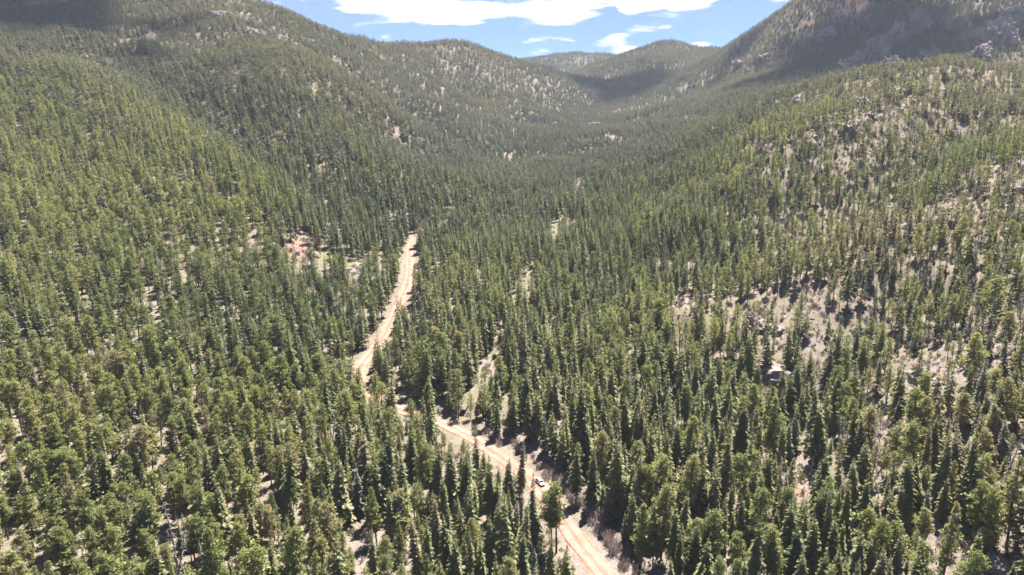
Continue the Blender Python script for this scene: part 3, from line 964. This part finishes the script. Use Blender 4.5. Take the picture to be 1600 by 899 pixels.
deadxy = np.array([(TX[i], TY[i]) for i in np.where(INDIV & (KIND == 3))[0]] + [(h[0], h[1]) for h in hero_rows if h[3] == 'dead_tree'])
rockxy = np.array([(p[0], p[1]) for p, w, c in BW])
TONE_WORD = [(.22, 'deep green'), (.42, 'mid green'), (.62, 'light green'), (.82, 'yellow-green'), (1.01, 'straw-tinged')]
def tree_label(x, y, kind, look, tone, sc, dr, dt):
    hgt = sc * {'fir_tree': 18, 'pine_tree': 16, 'spruce_tree': 14, 'dead_tree': 13}[kind]
    size = 'young ' if hgt < 9 else 'short ' if hgt < 13 else '' if hgt < 16.5 else 'tall ' if hgt < 19.5 else 'towering '
    if 'tall' in look or 'small' in look: size = ''
    col = '' if kind in ('dead_tree', 'spruce_tree') else next(w for t, w in TONE_WORD if tone < t) + ' '
    s = stony(np.array([x]), np.array([y]))[0]
    if math.hypot(x - car_p[0], y - car_p[1]) < 15: where = 'beside the white car'
    else:
        where = None
        for (lx, ly, lr, txt) in LANDMARKS:
            if math.hypot(x - lx, y - ly) < lr: where = txt; break
    if where: pass
    elif dr < 11: where = 'at the edge of the dirt road'
    elif dt < 8: where = 'beside the overgrown track'
    elif len(deadxy) and kind != 'dead_tree' and np.min(np.hypot(deadxy[:, 0] - x, deadxy[:, 1] - y)) < 4.5: where = 'next to a dead tree'
    elif np.min(np.hypot(rockxy[:, 0] - x, rockxy[:, 1] - y)) < 7: where = 'beside a granite boulder'
    elif s > .55: where = 'on the open stony slope'
    elif s > .15: where = 'at the foot of the stony slope'
    elif x < -90: where = 'on the densely wooded hillside'
    elif dr < 28: where = 'a little way back from the road'
    else: where = 'in the valley-bottom forest'
    return f'{size}{col}{look} {where}'
LANDMARKS = []
for (a_, b_, r_, t_) in ((565, 580, 16, 'by the sharp bend in the road'), (722, 645, 13, 'where the track leaves the road'), (466, 388, 20, 'around the red earth scar'),
                    (535, 410, 20, 'round the grassy clearing'), (1068, 468, 18, 'by the pale bare bank'), (1250, 745, 16, 'by the reddish wash'), (1560, 890, 13, 'by the pinkish boulders'),
                    (560, 868, 10, 'by the small dry-grass gap'), (1205, 590, 14, 'around the biggest boulder')):
    q_ = hit(a_, b_); LANDMARKS.append((q_[0], q_[1], r_, t_))
CAT = {'fir_tree': 'fir tree', 'pine_tree': 'pine tree', 'spruce_tree': 'spruce tree', 'dead_tree': 'dead tree'}
GRP = {'fir_tree': 'single fir trees of the nearer forest', 'pine_tree': 'single pine trees of the nearer forest', 'spruce_tree': 'blue-grey spruces among the trees', 'dead_tree': 'grey dead trees among the living ones'}
def plant(x, y, z, kind, mi, sc, rot, tone, dr, dt, tilt=(0, 0)):
    tm, cm, look, Hm = NEAR_ME[kind][mi]
    root = bpy.data.objects.new(kind, None)
    COL.objects.link(root)
    root.empty_display_size = 0.5
    root.location = (x, y, z - 0.1)
    root.rotation_euler = (tilt[0], tilt[1], rot)
    wd = sc * random.uniform(.80, 1.06); root.scale = (wd, wd, sc * random.uniform(.95, 1.1))
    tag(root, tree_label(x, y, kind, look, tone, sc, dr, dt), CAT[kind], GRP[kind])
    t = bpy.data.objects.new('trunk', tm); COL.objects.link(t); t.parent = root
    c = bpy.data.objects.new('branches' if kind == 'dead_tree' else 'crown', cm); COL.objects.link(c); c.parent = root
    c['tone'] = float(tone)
    return root
for i in np.where(INDIV)[0]:
    k = KN[KIND[i]]
    mi = int(rng.integers(len(NEAR_ME[k])))
    sc = SCALE[i] * hn[i] / NEAR_ME[k][mi][3]
    tl = (rng.normal(0, .035), rng.normal(0, .035)) if k != 'dead_tree' else (rng.normal(0, .09), rng.normal(0, .09))
    plant(TX[i], TY[i], TZ[i], k, mi, sc, ROT[i], TONE[i], TDR[i], TDT[i], tl)
for (x, y, z, kind, mi, sc, tone) in hero_rows:
    dr = float(np.min(np.hypot(ROAD[:, 0] - x, ROAD[:, 1] - y))); dt = float(np.min(np.hypot(TRACK[:, 0] - x, TRACK[:, 1] - y)))
    plant(x, y, z, kind, mi, sc, random.uniform(0, 6), tone, dr, dt)

# the rest of the wood: one mass per mountainside
def forest_nodes(sources):
    ng = bpy.data.node_groups.new('forest_scatter', 'GeometryNodeTree')
    ng.interface.new_socket('Geometry', in_out='INPUT', socket_type='NodeSocketGeometry')
    ng.interface.new_socket('Geometry', in_out='OUTPUT', socket_type='NodeSocketGeometry')
    N, L = ng.nodes.new, ng.links.new
    gi = N('NodeGroupInput'); go = N('NodeGroupOutput')
    join = N('GeometryNodeJoinGeometry')
    for o, k in reversed(sources):
        oi = N('GeometryNodeObjectInfo'); oi.inputs['Object'].default_value = o
        oi.inputs['As Instance'].default_value = False
        g2i = N('GeometryNodeGeometryToInstance')
        L(oi.outputs['Geometry'], g2i.inputs[0]); L(g2i.outputs[0], join.inputs[0])
    def named(nm, typ):
        n = N('GeometryNodeInputNamedAttribute'); n.data_type = typ; n.inputs['Name'].default_value = nm
        return n.outputs['Attribute']
    inst = N('GeometryNodeInstanceOnPoints')
    inst.inputs['Pick Instance'].default_value = True
    L(gi.outputs[0], inst.inputs['Points']); L(join.outputs[0], inst.inputs['Instance'])
    L(named('model', 'INT'), inst.inputs['Instance Index'])
    cmb = N('ShaderNodeCombineXYZ'); L(named('turn', 'FLOAT'), cmb.inputs[2])
    e2r = N('FunctionNodeEulerToRotation'); L(cmb.outputs[0], e2r.inputs[0])
    L(e2r.outputs[0], inst.inputs['Rotation'])
    sx = N('ShaderNodeVectorMath'); sx.operation = 'SCALE'; sx.inputs[0].default_value = (.95, .95, .99)
    L(named('size', 'FLOAT'), sx.inputs['Scale']); L(sx.outputs[0], inst.inputs['Scale'])
    L(inst.outputs[0], go.inputs[0])
    return ng
NG = forest_nodes(FAR_SRC)
MODEL = np.zeros(NT, int)
for k in range(4):
    idx = np.where(KIND == k)[0]
    nearsrc = SRC_IDX[KN[k]]
    MODEL[idx] = np.array(nearsrc)[rng.integers(0, len(nearsrc), len(idx))]
farm = rng.random(NT) < sstep(430, 760, TY)
for k, kk in ((0, 'fir_far'), (1, 'pine_far'), (2, 'fir_far')):
    idx = np.where((KIND == k) & farm)[0]
    MODEL[idx] = np.array(SRC_IDX[kk])[rng.integers(0, len(SRC_IDX[kk]), len(idx))]
# join geometry lists the sources in link order
ORDER = None
def forest(name, mask, label, cat):
    idx = np.where(mask)[0]
    if len(idx) == 0: return
    me = bpy.data.meshes.new(name)
    me.vertices.add(len(idx))
    me.vertices.foreach_set('co', np.stack([TX[idx], TY[idx], TZ[idx] - .1], 1).astype(np.float32).ravel())
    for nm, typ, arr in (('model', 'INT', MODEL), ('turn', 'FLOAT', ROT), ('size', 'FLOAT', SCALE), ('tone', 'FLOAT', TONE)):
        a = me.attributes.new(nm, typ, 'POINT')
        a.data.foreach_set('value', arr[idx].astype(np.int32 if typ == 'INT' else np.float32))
    me.update()
    o = link(name, me)
    md = o.modifiers.new('scatter', 'NODES'); md.node_group = NG
    tag(o, label, cat, kind='stuff')
rest = ~INDIV
near_m = rest & (TY < 620)
mid_m = rest & (TY >= 620) & (TY < 1250)
far_m = rest & (TY >= 1250)
axis = np.interp(TY, [0, 300, 480, 650, 900, 1400, 3000], [20, -60, -75, -60, 70, 170, 200])
stm = stony(TX, TY) > .3
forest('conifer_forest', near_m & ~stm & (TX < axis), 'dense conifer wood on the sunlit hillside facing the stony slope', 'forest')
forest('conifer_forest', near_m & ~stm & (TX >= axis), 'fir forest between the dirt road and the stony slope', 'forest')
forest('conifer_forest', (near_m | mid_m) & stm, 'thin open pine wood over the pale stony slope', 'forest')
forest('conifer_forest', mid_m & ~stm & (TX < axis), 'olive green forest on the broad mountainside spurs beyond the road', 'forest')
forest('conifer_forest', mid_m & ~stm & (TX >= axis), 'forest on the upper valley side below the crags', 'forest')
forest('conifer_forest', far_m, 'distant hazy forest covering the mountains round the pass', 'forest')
print('TREES', NT, 'individual', INDIV.sum(), 'near', near_m.sum(), 'mid', mid_m.sum(), 'far', far_m.sum())

# ------------------------------------------------------------------ rocks
def rock_mesh(name, seed, sx, sy, sz, sub=3, rough=.28, mat=None, ridges=0.0):
    bm = bmesh.new()
    bmesh.ops.create_icosphere(bm, subdivisions=sub, radius=1.0)
    co = np.array([v.co[:] for v in bm.verts])
    n = co / np.linalg.norm(co, axis=1)[:, None]
    q = n * 1.6 + seed * 3.7
    d = fbm(q[:, 0] + q[:, 2] * .7, q[:, 1] - q[:, 2] * .6, 4, seed) + .6 * fbm(q[:, 2] * 1.7 + q[:, 0], q[:, 1] * 1.3, 3, seed + 9)
    st_ = np.abs(fbm(n[:, 0] * 4.2 + seed, n[:, 1] * 4.2 + n[:, 2] * .5, 5, seed + 4, .6))
    r = 1 + rough * d * 1.6 - ridges * st_
    P = n * r[:, None] * np.array([sx, sy, sz])
    P[:, 2] = np.round(P[:, 2] / (sz * .22)) * (sz * .22) * .35 + P[:, 2] * .65
    for v, p in zip(bm.verts, P): v.co = p
    me = bpy.data.meshes.new(name)
    bm.to_mesh(me); bm.free()
    me.materials.append(mat)
    return me
for k, (p, wpx, pink) in enumerate(BW):
    d = math.hypot(p[1], CAM_Z - p[2])
    w = wpx * d / F_PX / 2
    me = rock_mesh('boulder', 100 + k, w, w * .8, w * .62, 3, .30, M_ROCK, .35)
    o = link('boulder', me, None, (p[0], p[1], p[2] + w * .12), random.uniform(0, 6))
    size_w = 'large jagged' if wpx > 32 else ('mid-sized rounded' if wpx > 19 else 'small')
    where = 'on the open stony slope' if stony(p[:1], p[1:2])[0] > .5 else 'among the trees'
    if pink: where = 'at the foot of the straw-coloured pines'; size_w = 'pinkish flat-topped'
    tag(o, f'{size_w} granite boulder {where}', 'boulder', 'granite boulders on the slopes')

CRAGS = [  # (u, v, width m, height m, label)
 (1335,105,70,34,'lowest granite crag at the toe of the shaded cliffs'),(1372,92,84,52,'broad granite slab split by a pale diagonal crack'),(1405,70,80,56,'tallest buttress of the shaded granite cliffs'),
 (1440,52,76,50,'blocky granite crag above the tallest buttress'),(1395,112,60,30,'rounded granite shoulder under the tallest buttress'),(1455,95,56,28,'low granite rib between the cliffs and the ridge forest'),
 (1560,70,96,50,'long granite rib slanting down the high ridge'),(1590,45,84,48,'upper end of the long slanting granite rib'),(1530,95,60,28,'broken granite foot of the long slanting rib'),(1500,45,60,34,'dark granite knob between the two cliff groups'),
 (1250,165,24,11,'dark rock knoll standing at the edge of the yellow-green pines'),(1222,168,18,8,'small rock step beside the dark knoll'),(1160,100,50,14,'pale ledge on the mountainside under the skyline'),(1195,92,44,13,'second pale ledge next to the first under the skyline'),
 (1180,150,22,8,'little rock outcrop in the forest below the ledges'),(1290,60,46,20,'grey outcrop under the red earth patch'),(1350,165,22,9,'stony bump on the spur crest'),(1400,152,20,8,'flat rock on the spur crest among grey trees'),
 (1270,225,20,8,'grey rock poking through the thin pine wood'),(1330,205,24,9,'weathered rock hump in the thin pine wood'),
 (408,58,36,11,'pale cliff band high on the wooded mountain'),(440,66,32,10,'short cliff step beyond the pale cliff band'),(345,30,34,11,'grey outcrop above the sandy scree chute'),(478,68,30,9,'light rock ledge near the wooded skyline')]
for k, (u_, v_, w, hh, lab) in enumerate(CRAGS):
    p = hit(u_, v_, 860 if (u_ > 1275 and v_ < 118) else 0)
    big = w >= 55
    if big: w *= .74; hh *= .8
    me = rock_mesh('rock_outcrop', 300 + k, w * .36, w * .62, hh * .9, 5 if big else 4, .34, M_CRAG, .55 if big else .45)
    o = link('rock_outcrop', me, None, (p[0], p[1] + w * .1, p[2] - hh * .1), random.uniform(-.9, -.3))
    tag(o, lab, 'rock outcrop', 'granite crags on the mountainsides')

# loose stones and low tufts between the trees, too many and too small to count
def debris(name, label, cat, meshes, n, size, seed):
    r = np.random.default_rng(seed)
    x = r.uniform(-330, 420, n); y = r.uniform(130, 640, n)
    w = np.maximum(stony(x, y) * .55, np.maximum(patch_mask(x, y, 'bare'), patch_mask(x, y, 'red') * .8)) + .14
    k = (r.random(n) < w) & (np.abs(x) < .78 * y + 20)
    x, y = x[k], y[k]
    dr, _ = poly_dist(x, y, ROAD[:, :2]); k = dr > 4.6
    x, y = x[k], y[k]; z = height(x, y)
    me = bpy.data.meshes.new(name); me.vertices.add(len(x))
    me.vertices.foreach_set('co', np.stack([x, y, z], 1).astype(np.float32).ravel())
    for nm, typ, arr in (('model', 'INT', r.integers(0, len(meshes), len(x))), ('turn', 'FLOAT', r.random(len(x)) * 6.28), ('size', 'FLOAT', size * r.lognormal(0, .5, len(x))), ('tone', 'FLOAT', r.random(len(x)))):
        a = me.attributes.new(nm, typ, 'POINT'); a.data.foreach_set('value', arr.astype(np.int32 if typ == 'INT' else np.float32))
    me.update()
    o = link(name, me); md = o.modifiers.new('scatter', 'NODES'); md.node_group = forest_nodes(meshes)
    tag(o, label, cat, kind='stuff')
STONE_SRC = [(bpy.data.objects.new('stone_source', rock_mesh('stone', 500 + q, 1, .8, .6, 1, .3, M_ROCK, .4)), 'stone') for q in range(4)]
debris('loose_stones', 'loose granite stones strewn over the bare slopes', 'stones', STONE_SRC, 26000, .42, 7)
TUFT_SRC = [(joined(make_bush(520 + q, 1.0, .8, 60), M_BARK, M_SHRUB, 'tuft_source'), 'tuft') for q in range(3)] + [(joined(make_shrub_bare(530 + q, 1.2, .9, 16), M_TWIG, M_TWIG, 'dry_tuft_source'), 'tuft') for q in range(2)]
debris('low_undergrowth', 'low dry tufts and seedlings between the trees', 'undergrowth', TUFT_SRC, 90000, .8, 8)

# ------------------------------------------------------------------ shrubs beside the road, logs
SHRUB_ME = []
for s in range(4):
    tv, tf, bv, bf = make_shrub_bare(400 + s, 2.2 + .35 * s, 1.5 + .15 * s)
    SHRUB_ME.append((mesh_from('shrub_stems', tv, tf, [M_TWIG]), mesh_from('shrub_twigs', bv, bf, [M_TWIG])))
BUSH_ME = []
for s in range(3):
    tv, tf, cv, cf = make_bush(420 + s)
    BUSH_ME.append((mesh_from('bush_stems', tv, tf, [M_BARK]), mesh_from('bush_leaves', cv, cf, [M_SHRUB])))
T = np.gradient(ROAD[:, :2], axis=0); T /= np.linalg.norm(T, axis=1)[:, None]
def put_shrub(x, y, sc, bare):
    z = float(height(np.array([x]), np.array([y]))[0])
    nm = 'bare_shrub' if bare else 'green_shrub'
    r = link(nm, None, None, (x, y, z - .05), random.uniform(0, 6)); r.scale = (sc, sc, sc * random.uniform(.8, 1.1))
    a, b = random.choice(SHRUB_ME if bare else BUSH_ME)
    link('stem', a, r); c = link('twigs' if bare else 'leaves', b, r); c['tone'] = random.random()
    dr = float(np.min(np.hypot(ROAD[:, 0] - x, ROAD[:, 1] - y)))
    if math.hypot(x - car_p[0], y - car_p[1]) < 14: wh = 'near the white car'
    elif dr < 9: wh = 'lining the dirt road verge'
    else: wh = 'under the trees behind the verge'
    sz = 'big' if sc > 1.15 else ('low' if sc < .75 else 'spreading')
    if bare: tag(r, f'{sz} leafless grey-pink shrub {wh}', 'shrub', 'leafless shrubs along the road')
    else: tag(r, f'{sz} pale green bush {wh}', 'bush', 'green bushes on open ground')
for i in range(5, len(ROAD)):
    y = ROAD[i, 1]
    if y > 330: break
    nrm = np.array([T[i, 1], -T[i, 0]])             # east side of the road
    dens = 2 if y < 196 else (1 if y < 225 else 0)
    for _ in range(dens):
        q = random.uniform(5.4, 9.5)
        p = ROAD[i, :2] + nrm * q + np.array([random.uniform(-1, 1), random.uniform(-1, 1)])
        put_shrub(p[0], p[1], random.uniform(.6, 1.3), True)
    if random.random() < .35:
        p = ROAD[i, :2] - nrm * random.uniform(5.5, 8)
        put_shrub(p[0], p[1], random.uniform(.5, 1.0), random.random() < .5)
for (u_, v_, spread, n, bare) in ((520,405,16,34,False),(545,415,10,12,False),(490,375,9,10,True),(1240,560,14,10,True),(1300,620,14,12,True),(1180,560,14,10,False),(1450,620,14,12,True),
                            (1350,700,12,10,True),(640,560,8,6,True),(750,590,5,8,False),(780,540,4,6,False),(680,600,8,8,True),(560,860,6,6,False),(1500,850,7,7,True)):
    p = hit(u_, v_)
    for _ in range(n):
        put_shrub(p[0] + random.gauss(0, spread * .6), p[1] + random.gauss(0, spread), random.uniform(.6, 1.3), bare)

def log(u_, v_, L_, az):
    p = hit(u_, v_)
    V, Fc = [], []
    n = 7; pts = []
    for i in range(4):
        t = i / 3
        pts.append(t)
    for t in pts:
        r = .24 - .14 * t
        for k in range(n):
            a = 2 * math.pi * k / n
            V.append((t * L_, r * math.cos(a), r * math.sin(a) + .1 * math.sin(5 * t)))
    for i in range(3):
        for k in range(n):
            a = i * n + k; b = i * n + (k + 1) % n
            Fc.append((a, b, b + n, a + n))
    Fc.append(tuple(range(n))[::-1]); Fc.append(tuple(range(3 * n, 4 * n)))
    R_ = random.Random(int(u_))
    for _ in range(9):
        t = R_.uniform(.25, .95); a = R_.uniform(0, 3.14)
        stick(V, Fc, (t * L_, 0, .1), (t * L_ + R_.uniform(.2, .9), math.cos(a) * 1.1, math.sin(a) * 1.0 + .1), .05)
    x2, y2 = p[0] + L_ * math.cos(az), p[1] + L_ * math.sin(az)
    z2 = float(height(np.array([x2]), np.array([y2]))[0])
    o = link('fallen_log', mesh_from('fallen_log', V, Fc, [M_TRUNKGREY]), None, (p[0], p[1], p[2] + .2))
    o.rotation_euler = (0, -math.atan2(z2 - p[2], L_), az)
    tag(o, 'bleached fallen log lying on the ground under the trees', 'log', 'bleached fallen logs')
for (a, b, c, d) in ((95,805,8,.5),(100,800,7,1.1),(188,790,6,2.2),(275,880,8,1.4),(1300,560,7,.4),(1440,620,8,2.0),(1350,760,7,1.0),(1290,690,6,2.6),(1225,500,7,.7),(1390,590,6,2.3),(1530,640,8,.9),(20,835,7,.6)):
    log(a, b, c, d)

# ------------------------------------------------------------------ the car parked on the road
def simple(name, col, rough=.4, metal=0.0, coat=0.0):
    m, nt, out = nmat(name)
    b = nt.nodes.new('ShaderNodeBsdfPrincipled')
    n = nt.nodes.new('ShaderNodeTexNoise'); n.inputs['Scale'].default_value = 6
    r = ramp(nt, [(0.35, tuple(c * .9 for c in col)), (0.65, col)])
    nt.links.new(n.outputs[0], r.inputs[0]); nt.links.new(r.outputs[0], b.inputs['Base Color'])
    b.inputs['Roughness'].default_value = rough; b.inputs['Metallic'].default_value = metal
    b.inputs['Coat Weight'].default_value = coat
    nt.links.new(b.outputs[0], out.inputs[0])
    return m
def build_car():
    paint = simple('white_car_paint', (.46, .455, .45), .35, 0, .5)
    glass = simple('dark_car_glass', (.02, .025, .03), .08)
    black = simple('black_rubber', (.02, .02, .02), .8)
    trim = simple('dark_plastic_trim', (.04, .04, .045), .6)
    alloy = simple('alloy_rim', (.45, .45, .46), .35, .9)
    lamp = simple('headlight_glass', (.75, .77, .8), .15)
    tail = simple('red_tail_lamp', (.4, .02, .02), .25)
    i = int(np.argmin(np.hypot(ROAD[:, 0] - car_p[0], ROAD[:, 1] - car_p[1])))
    t = T[i]
    root = link('parked_car', None); root.scale = (.82, .82, .82)
    base = ROAD[i, :2] + np.array([-t[1], t[0]]) * -1.3
    root.location = (base[0], base[1], ROAD[i, 2] + .13)
    slope = math.atan2(ROAD[i + 2, 2] - ROAD[i - 2, 2], float(np.linalg.norm(ROAD[i + 2, :2] - ROAD[i - 2, :2])))
    root.rotation_euler = (0, slope * 1, math.atan2(-t[1], -t[0]))       # nose down the valley
    tag(root, 'white sport utility car standing on the pale dirt road', 'car')
    # body: side profile lofted across the width
    prof = [(-2.28, .45), (-2.34, .75), (-2.28, 1.02), (-1.5, 1.06), (.75, 1.04), (1.55, .98), (2.15, .86), (2.32, .68), (2.3, .42), (1.9, .30), (-1.9, .30)]
    def loft(prof, ws, name, mat, bevel=.05):
        bm = bmesh.new()
        rows = []
        for (w, inset) in ws:
            cx = sum(p[0] for p in prof) / len(prof); cz = sum(p[1] for p in prof) / len(prof)
            rows.append([bm.verts.new((cx + (x - cx) * inset, w, cz + (z - cz) * inset)) for x, z in prof])
        n = len(prof)
        for a, b in zip(rows, rows[1:]):
            for k in range(n): bm.faces.new((a[k], a[(k + 1) % n], b[(k + 1) % n], b[k]))
        bm.faces.new(rows[0][::-1]); bm.faces.new(rows[-1])
        bmesh.ops.recalc_face_normals(bm, faces=bm.faces)
        bmesh.ops.bevel(bm, geom=[e for e in bm.edges if e.calc_face_angle(0) > .5], offset=bevel, segments=2, affect='EDGES')
        me = bpy.data.meshes.new(name); bm.to_mesh(me); bm.free(); me.materials.append(mat)
        for p in me.polygons: p.use_smooth = True
        return link(name, me, root)
    loft(prof, [(-.92, .93), (-.84, 1), (.84, 1), (.92, .93)], 'body', paint)
    cab = [(-2.12, 1.03), (-1.85, 1.55), (-1.5, 1.66), (.15, 1.68), (.45, 1.58), (1.15, 1.03)]
    def cabin():
        bm = bmesh.new(); rows = []
        for s in (-1, 1):
            rows.append([bm.verts.new((x, s * (.84 - .20 * max(0, (z - 1.03)) / .65), z)) for x, z in cab])
        n = len(cab)
        for k in range(n): bm.faces.new((rows[0][k], rows[0][(k + 1) % n], rows[1][(k + 1) % n], rows[1][k]))
        bm.faces.new(rows[0][::-1]); bm.faces.new(rows[1])
        bmesh.ops.recalc_face_normals(bm, faces=bm.faces)
        bmesh.ops.bevel(bm, geom=list(bm.edges), offset=.05, segments=2, affect='EDGES')
        me = bpy.data.meshes.new('cabin'); bm.to_mesh(me); bm.free(); me.materials.append(paint)
        return link('cabin', me, root)
    cb = cabin()
    def pane(name, pts, par, mat, off):
        a = np.array(pts, float); nn = np.cross(a[1] - a[0], a[2] - a[0]); nn /= np.linalg.norm(nn)
        if nn.dot(a.mean(0) - np.array([-.4, 0, 1.2])) < 0: nn = -nn
        lo = a - nn * .02; hi = a + nn * off
        n = len(a)
        V = list(lo) + list(hi)
        Fc = [tuple(range(n)), tuple(range(n, 2 * n))] + [(k, (k + 1) % n, n + (k + 1) % n, n + k) for k in range(n)]
        return link(name, mesh_from(name, V, Fc, [mat]), par)
    yy = lambda z: .84 - .20 * (z - 1.03) / .65
    pane('windshield', [(.52, -yy(1.54) + .08, 1.53), (1.08, -yy(1.09) + .08, 1.08), (1.08, yy(1.09) - .08, 1.08), (.52, yy(1.54) - .08, 1.53)], cb, glass, .012)
    pane('rear_window', [(-2.08, -.72, 1.12), (-1.88, -.62, 1.5), (-1.88, .62, 1.5), (-2.08, .72, 1.12)], cb, glass, .012)
    for s in (-1, 1):
        for (x0, x1, x2, x3) in ((-1.95, -1.78, -1.2, -1.2), (-1.1, -1.1, -.28, -.28), (-.18, -.18, .38, .9)):
            pane('side_window', [(x0, s * yy(1.1), 1.1), (x1, s * yy(1.52), 1.52), (x2, s * yy(1.52), 1.52), (x3, s * yy(1.1), 1.1)], cb, glass, .014)
    def box(name, c, s, mat, par=root, bev=.02):
        bm = bmesh.new(); bmesh.ops.create_cube(bm, size=1)
        for v in bm.verts: v.co = Vector((c[0] + v.co.x * s[0], c[1] + v.co.y * s[1], c[2] + v.co.z * s[2]))
        bmesh.ops.bevel(bm, geom=list(bm.edges), offset=bev, segments=2, affect='EDGES')
        me = bpy.data.meshes.new(name); bm.to_mesh(me); bm.free(); me.materials.append(mat)
        return link(name, me, par)
    for s in (-1, 1):
        box('headlight', (2.2, s * .66, .74), (.16, .36, .15), lamp)
        box('tail_lamp', (-2.3, s * .74, .86), (.1, .2, .28), tail)
        box('mirror', (.72, s * 1.0, 1.1), (.14, .22, .15), paint)
        box('roof_rail', (-.7, s * .56, 1.72), (1.7, .05, .05), trim, cb)
        for e in (-.45, .55):
            box('door_handle', (e - .25, s * .92, .92), (.2, .03, .04), trim)
    box('grille', (2.29, 0, .62), (.07, .8, .18), trim)
    box('bumper', (2.27, 0, .40), (.16, 1.6, .16), trim)
    box('bumper', (-2.29, 0, .46), (.14, 1.6, .2), trim)
    def cyl(r, w, n, name, mat, par, y):
        V, Fc = [], []
        prof = [(-w / 2, r * .72), (-w / 2, r * .95), (-w / 2 + .03, r), (w / 2 - .03, r), (w / 2, r * .95), (w / 2, r * .72)]
        for k in range(n):
            a = 2 * math.pi * k / n
            for (yy_, rr) in prof: V.append((rr * math.cos(a), yy_ + y, rr * math.sin(a)))
        m = len(prof)
        for k in range(n):
            for j in range(m - 1):
                Fc.append((k * m + j, ((k + 1) % n) * m + j, ((k + 1) % n) * m + j + 1, k * m + j + 1))
        Fc.append([k * m for k in range(n)]); Fc.append([k * m + m - 1 for k in range(n)][::-1])
        return link(name, mesh_from(name, V, Fc, [mat]), par)
    for x in (-1.42, 1.42):
        for s in (-1, 1):
            ty = cyl(.37, .26, 20, 'wheel', black, root, 0); ty.location = (x, s * .80, .37)
            cyl(.24, .27, 14, 'rim', alloy, ty, s * .008)
build_car()

# ------------------------------------------------------------------ clouds overhead that shade parts of the mountains, and the valley haze
def cloud(target, w, d, alt, seed, label):
    p = np.array(target); k = (alt - p[2]) / SUN_DIR[2]
    c = p + k * np.array(SUN_DIR)
    m = cloud_mat
    R_ = random.Random(seed)
    bm = bmesh.new()
    for i in range(80):
        a = R_.uniform(0, 6.28); q = abs(R_.gauss(0, .5))
        x, y = math.cos(a) * q * w * .55, math.sin(a) * q * d * .55
        r = min(w, d) * R_.uniform(.05, .12) * (1.5 if q < .5 else .8)
        mt = Matrix.Translation((x, y, r * .3 + 40 * max(0, 1 - q))) @ Matrix.Diagonal((1, 1, .6, 1))
        bmesh.ops.create_icosphere(bm, subdivisions=2, radius=r, matrix=mt)
    co = np.array([v.co[:] for v in bm.verts])
    n_ = fbm(co[:, 0] / 60, co[:, 1] / 60 + co[:, 2] / 45, 4, seed)
    for v, dd in zip(bm.verts, n_): v.co *= 1 + .16 * dd
    me = bpy.data.meshes.new('cloud'); bm.to_mesh(me); bm.free(); me.materials.append(m)
    for q in me.polygons: q.use_smooth = True
    o = link('cloud', me, None, tuple(c))
    tag(o, label, 'cloud', 'cumulus clouds over the mountains')
def mk_cloud_mat():
    m, nt, out = nmat('cloud_vapour')
    d = nt.nodes.new('ShaderNodeBsdfDiffuse'); d.inputs[0].default_value = (.9, .9, .92, 1)
    t = nt.nodes.new('ShaderNodeBsdfTranslucent'); t.inputs[0].default_value = (.9, .9, .92, 1)
    mx = nt.nodes.new('ShaderNodeMixShader'); mx.inputs[0].default_value = .5
    nt.links.new(d.outputs[0], mx.inputs[1]); nt.links.new(t.outputs[0], mx.inputs[2]); nt.links.new(mx.outputs[0], out.inputs[0])
    return m
cloud_mat = mk_cloud_mat()
cloud(hit(1345, 80, 860), 420, 470, 4500, 1, 'cumulus cloud shading the granite crags')
cloud(hit(975, 135), 300, 330, 4500, 2, 'small cumulus cloud shading the wooded hill below the pass')
cloud(hit(70, 25), 480, 300, 4500, 3, 'cumulus cloud shading the top of the wooded mountain')

def haze():
    m = bpy.data.materials.new('valley_air'); m.use_nodes = True
    nt = m.node_tree; nt.nodes.clear()
    out = nt.nodes.new('ShaderNodeOutputMaterial')
    v = nt.nodes.new('ShaderNodeVolumePrincipled')
    v.inputs['Color'].default_value = (.80, .88, 1.0, 1)
    v.inputs['Density'].default_value = HAZE_DENSITY
    v.inputs['Anisotropy'].default_value = 0.0
    nt.links.new(v.outputs[0], out.inputs['Volume'])
    bm = bmesh.new(); bmesh.ops.create_cube(bm, size=1)
    x0, x1, y0, y1, z0, z1 = -4700, 4700, -400, 4500, -60, 1000
    for q in bm.verts: q.co = Vector(((x0 + x1) / 2 + q.co.x * (x1 - x0), (y0 + y1) / 2 + q.co.y * (y1 - y0), (z0 + z1) / 2 + q.co.z * (z1 - z0)))
    me = bpy.data.meshes.new('haze'); bm.to_mesh(me); bm.free(); me.materials.append(m)
    o = link('haze', me); tag(o, 'thin bluish haze hanging in the valley air', 'haze', kind='stuff')
HAZE_DENSITY = 0.00006
haze()
